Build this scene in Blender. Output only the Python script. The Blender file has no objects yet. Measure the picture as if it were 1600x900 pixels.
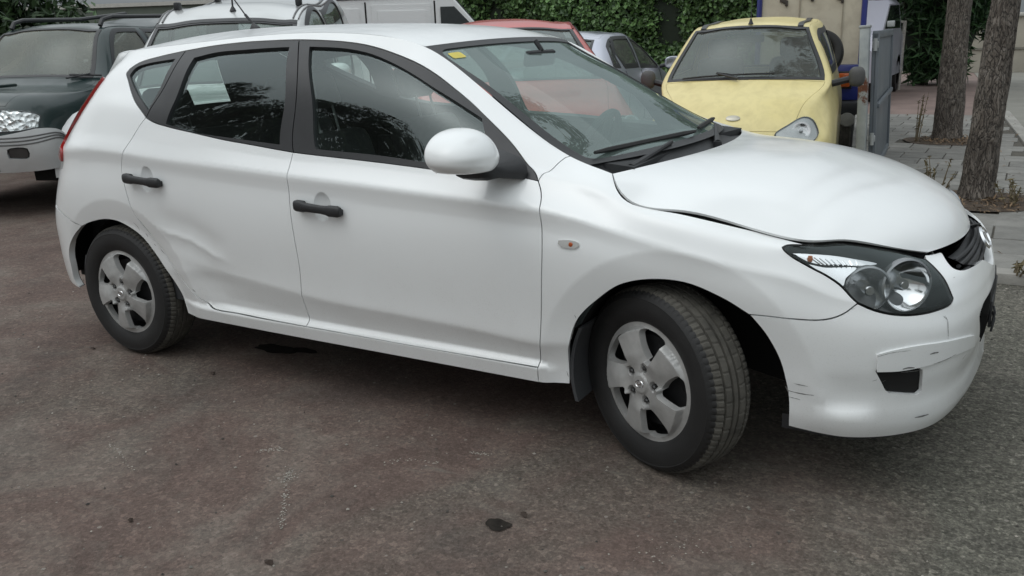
import bpy,bmesh,math,random
import numpy as np
from mathutils import Vector,Matrix,noise
from mathutils.geometry import delaunay_2d_cdt
R_=math.radians
scene=bpy.context.scene;col=scene.collection
# ---------------------------------------------------------------- camera, sky, sun, exposure
cd=bpy.data.cameras.new('camera');cam=bpy.data.objects.new('camera',cd);col.objects.link(cam)
CAM=np.array([.91496,-3.30616,1.39079]);YAW,PIT,ROL=R_(30.791),R_(-16.058),R_(-2.060)
_f=np.array([-math.sin(YAW)*math.cos(PIT),math.cos(YAW)*math.cos(PIT),math.sin(PIT)])
_r=np.array([math.cos(YAW),math.sin(YAW),0]);_u=np.cross(_r,_f)
_c,_s=math.cos(ROL),math.sin(ROL)
_r,_u=_c*_r+_s*_u,-_s*_r+_c*_u
mw=Matrix([[_r[i],_u[i],-_f[i],CAM[i]] for i in range(3)]+[[0,0,0,1]])
cam.matrix_world=mw
cd.sensor_width=36;cd.lens=1365.5/1600*36;cd.clip_end=600;cd.clip_start=.05
scene.camera=cam
w=bpy.data.worlds.new('World');scene.world=w;w.use_nodes=True
nt=w.node_tree;bg=nt.nodes['Background']
sky=nt.nodes.new('ShaderNodeTexSky');sky.sky_type='NISHITA';sky.sun_disc=False
SUN_EL,SUN_AZ=R_(58),R_(215)
sky.sun_elevation=SUN_EL;sky.sun_rotation=SUN_AZ;sky.dust_density=6;sky.air_density=1.2
hs=nt.nodes.new('ShaderNodeHueSaturation');hs.inputs['Saturation'].default_value=.15
mx=nt.nodes.new('ShaderNodeMix');mx.data_type='RGBA';mx.inputs[0].default_value=.72
mx.inputs[7].default_value=(7.2,7.9,8.3,1)        # even cloud cover
nt.links.new(sky.outputs[0],hs.inputs['Color']);nt.links.new(hs.outputs[0],mx.inputs[6])
# overcast luminance: three times brighter overhead than at the horizon, all round
tcw=nt.nodes.new('ShaderNodeTexCoord');spw=nt.nodes.new('ShaderNodeSeparateXYZ');nt.links.new(tcw.outputs['Generated'],spw.inputs[0])
mrw=nt.nodes.new('ShaderNodeMapRange');mrw.inputs[1].default_value=0;mrw.inputs[2].default_value=1;mrw.inputs[3].default_value=.24;mrw.inputs[4].default_value=1.38
nt.links.new(spw.outputs[2],mrw.inputs[0])
mm=nt.nodes.new('ShaderNodeMix');mm.data_type='RGBA';mm.blend_type='MULTIPLY';mm.inputs[0].default_value=1
nt.links.new(mx.outputs[2],mm.inputs[6]);nt.links.new(mrw.outputs[0],mm.inputs[7]);nt.links.new(mm.outputs[2],bg.inputs[0])
bg.inputs[1].default_value=.115
sl=bpy.data.lights.new('sun','SUN');so=bpy.data.objects.new('sun',sl);col.objects.link(so)
sl.energy=.6;sl.angle=R_(150);sl.color=(1,.985,.96)
so.rotation_euler=(math.pi/2-SUN_EL,0,math.pi-SUN_AZ)
scene.view_settings.view_transform='Standard';scene.view_settings.look='None';scene.view_settings.gamma=1
scene.view_settings.exposure=0.18
random.seed(5);RNG=np.random.default_rng(5)

# ---------------------------------------------------------------- materials
def nodes(name):
    m=bpy.data.materials.new(name);m.use_nodes=True
    return m,m.node_tree,m.node_tree.nodes['Principled BSDF']
def N(nt,t,**k):
    n=nt.nodes.new('ShaderNode'+t)
    for a,v in k.items():
        if a.startswith('i_'): n.inputs[a[2:].replace('_',' ')].default_value=v
        else: setattr(n,a,v)
    return n
def tex(nt,scale=5,detail=6,rough=.55,dist=0,coord='Object',kind='Noise'):
    tc=N(nt,'TexCoord')
    n=N(nt,'Tex'+kind)
    n.inputs['Scale'].default_value=scale
    if kind=='Noise':
        n.inputs['Detail'].default_value=detail;n.inputs['Roughness'].default_value=rough;n.inputs['Distortion'].default_value=dist
    nt.links.new(tc.outputs[coord],n.inputs['Vector']);return n
def ramp(nt,src,stops):
    r=N(nt,'ValToRGB');e=r.color_ramp.elements
    while len(e)<len(stops): e.new(.5)
    for i,(p,c) in enumerate(stops):
        e[i].position=p;e[i].color=(c,c,c,1) if not isinstance(c,tuple) else (*c,1)
    nt.links.new(src,r.inputs[0]);return r
def mix(nt,fac,a,b,blend='MIX'):
    m=N(nt,'Mix',data_type='RGBA',blend_type=blend)
    for s,v in ((0,fac),(6,a),(7,b)):
        if isinstance(v,(int,float)): m.inputs[s].default_value=v if s==0 else (v,v,v,1)
        elif isinstance(v,tuple): m.inputs[s].default_value=(*v,1)
        else: nt.links.new(v,m.inputs[s])
    return m.outputs[2]
def bump(nt,b,src,dist=.01,strength=1,prev=None):
    n=N(nt,'Bump');n.inputs['Strength'].default_value=strength;n.inputs['Distance'].default_value=dist
    nt.links.new(src,n.inputs['Height'])
    if prev is not None: nt.links.new(prev.outputs[0],n.inputs['Normal'])
    nt.links.new(n.outputs[0],b.inputs['Normal']);return n
MC={}
def plain(name,c,rough=.5,metal=0,coat=0,var=.12,scale=14,spec=.5,bmp=0):
    """base colour with a little uneven dirt"""
    if name in MC: return MC[name]
    m,nt,b=nodes(name)
    n=tex(nt,scale,5,.6)
    r=ramp(nt,n.outputs[0],[(.3,tuple(x*(1-var) for x in c)),(.7,tuple(min(1,x*(1+var*.5)) for x in c))])
    nt.links.new(r.outputs[0],b.inputs['Base Color'])
    b.inputs['Roughness'].default_value=rough;b.inputs['Metallic'].default_value=metal
    b.inputs['Specular IOR Level'].default_value=spec
    if coat: b.inputs['Coat Weight'].default_value=coat;b.inputs['Coat Roughness'].default_value=.04
    if bmp: bump(nt,b,tex(nt,scale*20,3).outputs[0],bmp)
    MC[name]=m;return m
def paint(name,c,dirt=(.30,.27,.22),amount=.25,coat=.9,rough=.4,metal=0,scale=3,streak=False):
    """car paint: lacquer over colour with dust in clouds and fine specks"""
    if name in MC: return MC[name]
    m,nt,b=nodes(name)
    n1=tex(nt,scale,7,.62,.4);f=ramp(nt,n1.outputs[0],[(.42,0.0),(.78,amount)])
    c1=mix(nt,f.outputs[0],c,dirt)
    n2=tex(nt,140,2,.5);g=ramp(nt,n2.outputs[0],[(.70,0.0),(.80,amount*.8)])
    c2=mix(nt,g.outputs[0],c1,tuple(x*.7 for x in dirt))
    nt.links.new(c2,b.inputs['Base Color'])
    rr=ramp(nt,n1.outputs[0],[(.4,rough),(.75,min(1,rough+.15))]);nt.links.new(rr.outputs[0],b.inputs['Roughness'])
    b.inputs['Metallic'].default_value=metal
    cc=ramp(nt,n1.outputs[0],[(.40,coat),(.85,coat*.45)]);nt.links.new(cc.outputs[0],b.inputs['Coat Weight'])
    b.inputs['Coat Roughness'].default_value=.07
    MC[name]=m;return m
def glass(name,tint,ior=1.6,dust=0.0,dustc=(.35,.36,.33),rough=0.0,scale=4):
    """pane: tinted see-through sheet, Fresnel mirror, optional film of dust or painted haze"""
    if name in MC: return MC[name]
    m,nt,b=nodes(name);out=nt.nodes['Material Output'];nt.nodes.remove(b)
    t=N(nt,'BsdfTransparent');t.inputs[0].default_value=(*tint,1)
    g=N(nt,'BsdfGlossy');g.inputs['Roughness'].default_value=rough;g.inputs[0].default_value=(.86,.98,.98,1)
    fr=N(nt,'Fresnel');ge=N(nt,'NewGeometry');mr=N(nt,'MapRange');mr.inputs[3].default_value=ior;mr.inputs[4].default_value=1/ior;nt.links.new(ge.outputs['Backfacing'],mr.inputs[0]);nt.links.new(mr.outputs[0],fr.inputs['IOR'])
    ms=N(nt,'MixShader');nt.links.new(fr.outputs[0],ms.inputs[0]);nt.links.new(t.outputs[0],ms.inputs[1]);nt.links.new(g.outputs[0],ms.inputs[2])
    last=ms
    if dust:
        d=N(nt,'BsdfDiffuse');d.inputs[0].default_value=(*dustc,1)
        n=tex(nt,scale,6,.6,.3);r=ramp(nt,n.outputs[0],[(.3,dust*.55),(.75,min(1,dust*1.35))])
        m2=N(nt,'MixShader');nt.links.new(r.outputs[0],m2.inputs[0]);nt.links.new(ms.outputs[0],m2.inputs[1]);nt.links.new(d.outputs[0],m2.inputs[2]);last=m2
    nt.links.new(last.outputs[0],out.inputs[0]);MC[name]=m;return m

# ---------------------------------------------------------------- object helpers
def link(o,parent=None,label=None,cat=None,group=None,kind=None):
    if o.name not in col.objects: col.objects.link(o)
    if parent is not None: o.parent=parent
    for k,v in (('label',label),('category',cat),('group',group),('kind',kind)):
        if v: o[k]=v
    return o
def empty(name,loc=(0,0,0),rz=0,parent=None,**k):
    o=bpy.data.objects.new(name,None);o.location=loc;o.rotation_euler=(0,0,rz);o.empty_display_size=.2
    return link(o,parent,**k)
def meshobj(name,V,Fc,mat,parent=None,smooth=True,nrm=None,angle=None,**k):
    me=bpy.data.meshes.new(name);me.from_pydata([tuple(map(float,v)) for v in V],[],[tuple(map(int,f)) for f in Fc]);me.update()
    for m in (mat if isinstance(mat,(list,tuple)) else [mat]): me.materials.append(m)
    if smooth: me.shade_smooth() if hasattr(me,'shade_smooth') else me.polygons.foreach_set('use_smooth',[True]*len(me.polygons))
    if nrm is not None: me.normals_split_custom_set_from_vertices([tuple(map(float,n)) for n in nrm])
    elif smooth and angle: me.set_sharp_from_angle(angle=R_(angle))
    o=bpy.data.objects.new(name,me);return link(o,parent,**k)
class MB:
    """collects shapes of ONE piece"""
    def __init__(s): s.v=[];s.f=[];s.mi=[];s.cur=0
    def add(s,V,F,M=None):
        b=len(s.v)
        for p in V:
            p=Vector(p)
            if M is not None: p=M@p
            s.v.append(tuple(p))
        for f in F: s.f.append(tuple(i+b for i in f));s.mi.append(s.cur)
        return s
    def box(s,c,d,rz=0,M=None,bev=0,rx=0,ry=0):
        bm=bmesh.new();bmesh.ops.create_cube(bm,size=1)
        for v in bm.verts: v.co=Vector((v.co.x*d[0],v.co.y*d[1],v.co.z*d[2]))
        if bev: bmesh.ops.bevel(bm,geom=bm.edges[:],offset=min(bev,min(d)*.45),segments=2,affect='EDGES',profile=.5)
        T=Matrix.Translation(c)@Matrix.Rotation(rz,4,'Z')@Matrix.Rotation(ry,4,'Y')@Matrix.Rotation(rx,4,'X')
        if M is not None: T=M@T
        bm.verts.index_update()
        s.add([T@v.co for v in bm.verts],[[v.index for v in f.verts] for f in bm.faces]);bm.free();return s
    def tube(s,pts,r,n=8,caps=True):
        pts=[Vector(p) for p in pts];rs=r if isinstance(r,(list,tuple)) else [r]*len(pts)
        V=[];F=[];up=None
        for i,p in enumerate(pts):
            t=(pts[min(i+1,len(pts)-1)]-pts[max(i-1,0)]).normalized()
            if up is None: up=Vector((0,0,1)) if abs(t.z)<.9 else Vector((1,0,0))
            a=t.cross(up).normalized();up=a.cross(t).normalized()
            for k in range(n):
                th=2*math.pi*k/n;V.append(p+(a*math.cos(th)+up*math.sin(th))*rs[i])
        for i in range(len(pts)-1):
            for k in range(n): F.append((i*n+k,i*n+(k+1)%n,(i+1)*n+(k+1)%n,(i+1)*n+k))
        if caps: F.append(tuple(range(n-1,-1,-1)));F.append(tuple((len(pts)-1)*n+k for k in range(n)))
        return s.add(V,F)
    def lathe(s,prof,n=48,M=None,close=False):
        """prof [(r,h)] spun round local Z"""
        V=[];F=[];m=len(prof)
        for k in range(n):
            th=2*math.pi*k/n
            for r,h in prof: V.append((r*math.cos(th),r*math.sin(th),h))
        for k in range(n):
            for j in range(m if close else m-1):
                a=k*m+j;b=k*m+(j+1)%m;c=((k+1)%n)*m+(j+1)%m;d=((k+1)%n)*m+j
                F.append((a,d,c,b))
        return s.add(V,F,M)
    def prism(s,poly,z0,z1,M=None):
        n=len(poly);V=[(x,y,z0) for x,y in poly]+[(x,y,z1) for x,y in poly]
        F=[tuple(range(n-1,-1,-1)),tuple(range(n,2*n))]+[(i,(i+1)%n,n+(i+1)%n,n+i) for i in range(n)]
        return s.add(V,F,M)
    def loft(s,rings,closed=True,caps=True):
        n=len(rings[0]);V=[p for r in rings for p in r];F=[]
        for i in range(len(rings)-1):
            for k in range(n if closed else n-1): F.append((i*n+k,i*n+(k+1)%n,(i+1)*n+(k+1)%n,(i+1)*n+k))
        if caps and closed: F.append(tuple(range(n-1,-1,-1)));F.append(tuple((len(rings)-1)*n+k for k in range(n)))
        return s.add(V,F)
    def obj(s,name,mat,parent=None,smooth=True,angle=35,**k):
        o=meshobj(name,s.v,s.f,mat,parent,smooth,angle=angle,**k)
        if any(s.mi): o.data.polygons.foreach_set('material_index',s.mi)
        bm=bmesh.new();bm.from_mesh(o.data);bmesh.ops.recalc_face_normals(bm,faces=bm.faces);bm.to_mesh(o.data);bm.free()
        return o
def subdiv(o,l=2):
    m=o.modifiers.new('subdivision','SUBSURF');m.levels=l;m.render_levels=l;return o
def copyobj(o,parent=None,mesh=False,**k):
    c=o.copy()
    if mesh: c.data=o.data.copy()
    return link(c,parent,**k)
def copytree(o,parent=None):
    c=o.copy();col.objects.link(c)
    c.parent=parent
    for ch in o.children: copytree(ch,c)
    return c
# ---------------------------------------------------------------- surfaces
class Spl:
    """natural cubic spline, cardinal form: weights(n x I) for parameters t"""
    def __init__(s,k):
        s.k=k=np.asarray(k,float);n=len(k);h=np.diff(k)
        A=np.eye(n);B=np.zeros((n,n))
        for i in range(1,n-1):
            A[i,i-1]=h[i-1];A[i,i]=2*(h[i-1]+h[i]);A[i,i+1]=h[i]
            B[i,i-1]=6/h[i-1];B[i,i]=-6/h[i-1]-6/h[i];B[i,i+1]=6/h[i]
        s.D=np.linalg.solve(A,B)
    def w(s,t):
        k=s.k;t=np.clip(np.asarray(t,float),k[0],k[-1]);n=len(k)
        i=np.clip(np.searchsorted(k,t,side='right')-1,0,n-2)
        h=k[i+1]-k[i];a=(k[i+1]-t)/h;b=(t-k[i])/h
        W=np.zeros((len(t),n));r=np.arange(len(t))
        W[r,i]+=a;W[r,i+1]+=b
        return W+((a**3-a)*h*h/6)[:,None]*s.D[i]+((b**3-b)*h*h/6)[:,None]*s.D[i+1]
class Patch:
    def __init__(s,C,us,vs):
        s.C=np.asarray(C,float);s.su=Spl(us);s.sv=Spl(vs);s.us=us;s.vs=vs;s.disp=None
    def raw(s,uv):
        uv=np.atleast_2d(uv)
        return np.einsum('ni,nj,ijk->nk',s.su.w(uv[:,0]),s.sv.w(uv[:,1]),s.C,optimize=True)
    def frame(s,uv,f=None,e=2e-3):
        f=f or s.raw;uv=np.atleast_2d(np.asarray(uv,float))
        u0,u1=s.us[0],s.us[-1];v0,v1=s.vs[0],s.vs[-1]
        a=uv.copy();a[:,0]=np.clip(a[:,0]-e,u0,u1);b=uv.copy();b[:,0]=np.clip(b[:,0]+e,u0,u1)
        c=uv.copy();c[:,1]=np.clip(c[:,1]-e,v0,v1);d=uv.copy();d[:,1]=np.clip(d[:,1]+e,v0,v1)
        du=(f(b)-f(a))/np.maximum(b[:,0]-a[:,0],1e-9)[:,None];dv=(f(d)-f(c))/np.maximum(d[:,1]-c[:,1],1e-9)[:,None]
        n=np.cross(du,dv);n/=np.maximum(np.linalg.norm(n,axis=1),1e-12)[:,None]
        return du,dv,n*s.sgn
    sgn=1.0
    def pos(s,uv):
        p=s.raw(uv)
        if s.disp is not None:
            n=s.frame(uv)[2];p=p+n*s.disp(p)[:,None]
        return p
    def nrm(s,uv): return s.frame(uv,s.pos)[2]

def side_table():
    """rows 0..9 from the sill to the roof ditch / bonnet edge, stations from the rear centre to the front centre; visible side is y<0 (stored as +y here)"""
    S=[]
    def st(rows): S.append(rows)
    # rear face
    st([(-3.37,0,.30),(-3.385,0,.36),(-3.40,0,.44),(-3.405,0,.58),(-3.385,0,.74),(-3.36,0,.90),(-3.335,0,1.02),(-3.285,0,1.14),(-3.225,0,1.27),(-3.17,0,1.395)])
    st([(-3.34,.40,.30),(-3.355,.40,.36),(-3.372,.40,.44),(-3.378,.40,.58),(-3.355,.39,.74),(-3.325,.38,.90),(-3.29,.36,1.03),(-3.24,.34,1.14),(-3.18,.31,1.27),(-3.12,.30,1.388)])
    st([(-3.30,.60,.29),(-3.315,.60,.35),(-3.33,.60,.43),(-3.336,.60,.58),(-3.31,.59,.75),(-3.268,.57,.90),(-3.215,.54,1.03),(-3.155,.505,1.14),(-3.09,.455,1.265),(-3.045,.40,1.376)])
    st([(-3.232,.742,.305),(-3.238,.746,.35),(-3.244,.750,.43),(-3.246,.750,.58),(-3.21,.728,.76),(-3.165,.700,.915),(-3.115,.655,1.04),(-3.055,.605,1.145),(-2.995,.525,1.26),(-2.975,.445,1.376)])
    st([(-3.11,.810,.285),(-3.115,.817,.34),(-3.118,.823,.42),(-3.12,.824,.60),(-3.09,.805,.79),(-3.06,.780,.945),(-3.01,.730,1.055),(-2.96,.672,1.15),(-2.91,.585,1.265),(-2.90,.470,1.380)])
    st([(-2.95,.825,.26),(-2.95,.845,.33),(-2.95,.861,.43),(-2.95,.868,.61),(-2.94,.861,.80),(-2.92,.842,.962),(-2.88,.785,1.085),(-2.85,.730,1.18),(-2.82,.640,1.285),(-2.81,.492,1.387)])
    W=[(-2.65,.885),(-2.3,.888),(-1.9,.888),(-1.5,.887),(-1.1,.887),(-.75,.888),(-.45,.889),(-.25,.889),(-.1,.889),(.1,.886),(.27,.875),(.40,.855)]
    T={-2.65:((-2.62,.518,1.398),(-2.63,.795,1.118)),-2.3:((-2.2,.545,1.418),(-2.3,.825,1.078)),-1.9:((-1.72,.562,1.434),(-1.9,.832,1.035)),-1.5:((-1.32,.568,1.418),(-1.5,.834,.996)),
       -1.1:((-1.05,.572,1.366),(-1.1,.832,.968)),-.75:((-.80,.608,1.228),(-.75,.824,.950)),-.45:((-.43,.683,1.012),(-.45,.803,.932)),-.25:((-.245,.702,.952),(-.25,.828,.870)),
       -.1:((-.1,.700,.900),(-.1,.842,.836)),.1:((.1,.705,.852),(.1,.845,.798)),.27:((.27,.712,.815),(.27,.833,.763)),.40:((.39,.722,.788),(.395,.812,.740))}
    low={-2.65:[(.050,.25),(.034,.33),(.012,.44),(0,.62),(.005,.82),(.020,.978)],-2.3:[(.046,.25),(.030,.33),(.010,.45),(0,.62),(.003,.81),(.014,.952)],
         -1.9:[(.045,.248),(.030,.32),(.008,.465),(0,.61),(.002,.79),(.012,.930)],-1.5:[(.045,.246),(.030,.32),(.008,.435),(0,.60),(.002,.775),(.012,.908)],
         -1.1:[(.045,.246),(.030,.32),(.008,.42),(0,.59),(.002,.765),(.012,.890)],-.75:[(.045,.246),(.030,.32),(.008,.41),(0,.58),(.002,.755),(.014,.872)],
         -.45:[(.045,.246),(.030,.32),(.008,.40),(0,.58),(.003,.745),(.018,.855)],-.25:[(.045,.246),(.030,.32),(.009,.40),(0,.57),(.003,.73),(.018,.820)],
         -.1:[(.045,.246),(.030,.32),(.01,.40),(0,.56),(.003,.70),(.018,.785)],.1:[(.045,.246),(.030,.32),(.01,.40),(0,.55),(.004,.67),(.016,.745)],
         .27:[(.045,.240),(.026,.31),(.01,.39),(0,.54),(.005,.65),(.018,.715)],.40:[(.042,.225),(.020,.28),(.008,.37),(0,.52),(.006,.62),(.018,.690)]}
    for x,w in W:
        r=[(x,w-d,z) for d,z in low[x]]
        t,b=np.array(T[x][0]),np.array(T[x][1]);h=min(1,(t[2]-b[2])/.42)
        r.append(tuple(b))
        for f,bu in ((1/3,.036),(2/3,.049)):
            q=b+(t-b)*f;q[1]+=bu*h if x<-.3 else .016
            if x>=-.3: q[2]+=.012 if f<.5 else .011
            r.append(tuple(q))
        r.append(tuple(t));st(r)
    F=[((.50,.832),(.485,.672,.774)),((.60,.796),(.575,.592,.749)),((.70,.722),(.645,.498,.718)),((.77,.630),(.690,.42,.702)),((.822,.48),(.731,.30,.697)),((.852,.30),(.757,.19,.698)),((.864,.15),(.770,.10,.700)),((.869,0),(.775,0,.701))]
    pm=np.array([f[0] for f in F]);tg=np.gradient(pm,axis=0);tg[-1]=(0,-1)
    nn=np.stack([-tg[:,1],tg[:,0]],1);nn/=np.linalg.norm(nn,axis=1)[:,None]
    for k,((x,y),H) in enumerate(F):
        n=nn[k];H=np.array(H);r=[];P=np.array([x,y]);c=k/7
        for d,z in ((.040,.222),(.022,.265),(.006,.35),(0,.48)): r.append((x-n[0]*d,y-n[1]*d,z))
        z0=.48
        for zf,f in ((.36,.03),(.58,.12),(.76,.28),(.88,.47),(.955,.70)):
            q=P+(H[:2]-P)*(f+.12*c*(1-f)*f*2);r.append((q[0],q[1],z0+(H[2]-z0)*(zf-.10*c*zf*(1-zf)*2)))
        r.append(tuple(H));st(r)
    C=np.array(S)
    L=lambda a,b,t: C[:,a]+(C[:,b]-C[:,a])*t
    C=np.stack([C[:,0],C[:,1],L(2,1,.22),C[:,2],L(2,3,.16),C[:,3],C[:,4],L(5,4,.20),C[:,5],L(5,6,.22),C[:,6],C[:,7],C[:,8],C[:,9]],1)
    C[:,:,1]*=-1
    return C
def make_side():
    C=side_table()
    d=np.linalg.norm(np.diff(C[:,5],axis=0),axis=1);us=np.concatenate([[0],np.cumsum(d)])
    i0=int(np.argmin(abs(C[:,3,0]-0)))           # not needed to be exact
    vs=np.array([0,.08,.166,.19,.217,.36,.54,.644,.67,.692,.77,.90,1.04,1.18])
    p=Patch(C,us,vs);p.sgn=1.0
    n=p.frame([[us[9],.36]])[2][0]
    if n[1]>0: p.sgn=-1.0
    return p
def make_hood():
    g=np.concatenate([smooth_curve(np.array(CV[q]),.01,np.array([1,1.])) for q in ('gapH','lampTop')]);G=SIDE.raw(g);G[:,1]*=-1
    E=[(-.245,.702,.952)]
    for x in (-.205,-.150,.01,.185,.385,.485,.575): k=np.argmin(abs(G[:,0]-x));E.append(tuple(G[k]))
    E+=[(.635,.512,.724),(.668,.458,.711),(.690,.42,.704)]
    E=[(a,b,c+[.003,.004,.006,.009,.010,.011,.011,.010,.009,.008,.007][i]) for i,(a,b,c) in enumerate(E)]
    Cn=[(-.095,.966),(-.06,.968),(-.01,.970),(.13,.964),(.29,.946),(.45,.905),(.57,.864),(.67,.815),(.735,.768),(.762,.733),(.775,.701)]
    qs=np.array([-1,-.93,-.82,-.65,-.4,0,.4,.65,.82,.93,1.])
    rows=[]
    for k,(e,c) in enumerate(zip(E,Cn)):
        r=[]
        for q in qs:
            a=abs(q);pw=2.6 if k<9 else 2.2
            g=1-a**pw; gx=1-a**2.0
            y=-e[1]*q
            r.append((e[0]+(c[0]-e[0])*gx,-y if False else q*e[1],e[2]+(c[1]-e[2])*g))
        rows.append(r)
    C=np.array(rows)
    us=np.concatenate([[0],np.cumsum(np.linalg.norm(np.diff(C[:,5],axis=0),axis=1))])
    p=Patch(C,us,qs*.75);
    if p.frame([[us[4],0]])[2][0][2]<0: p.sgn=-1.0
    return p
def make_screen():
    L=[(-.335,.690,.973,-.165,.985),(-.43,.683,1.012,-.29,1.045),(-.80,.608,1.228,-.69,1.247),(-.95,.586,1.308,-.86,1.325),(-1.05,.572,1.366,-.975,1.386)]
    qs=np.array([-1,-.75,-.4,0,.4,.75,1.]);rows=[]
    for x,y,z,cx,cz in L:
        rows.append([(x+(cx-x)*(1-abs(q)**2.2),q*y,z+(cz-z)*(1-abs(q)**2.2)) for q in qs])
    C=np.array(rows);us=np.concatenate([[0],np.cumsum(np.linalg.norm(np.diff(C[:,3],axis=0),axis=1))])
    p=Patch(C,us,qs*.62)
    if p.frame([[us[2],0]])[2][0][2]<0: p.sgn=-1.0
    return p
def make_roof():
    E=[(-1.05,.572,1.366,-.975,1.386),(-1.18,.570,1.398,-1.12,1.424),(-1.32,.568,1.418,-1.30,1.448),(-1.72,.562,1.434,-1.72,1.469),(-2.2,.545,1.418,-2.2,1.474),(-2.62,.518,1.398,-2.65,1.456),(-2.81,.492,1.387,-2.86,1.430),(-2.90,.470,1.380,-2.98,1.414),(-2.975,.445,1.376,-3.08,1.402),(-3.045,.40,1.376,-3.17,1.395)]
    qs=np.array([-1,-.93,-.8,-.6,-.3,0,.3,.6,.8,.93,1.]);rows=[]
    for x,y,z,cx,cz in E:
        rows.append([(x+(cx-x)*(1-abs(q)**2.2),q*y,z+(cz-z)*(1-abs(q)**2.1)) for q in qs])
    C=np.array(rows);us=np.concatenate([[0],np.cumsum(np.linalg.norm(np.diff(C[:,5],axis=0),axis=1))])
    p=Patch(C,us,qs*.55)
    if p.frame([[us[3],0]])[2][0][2]<0: p.sgn=-1.0
    return p
SIDE=make_side();SCREEN=make_screen();ROOF=make_roof()
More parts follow.
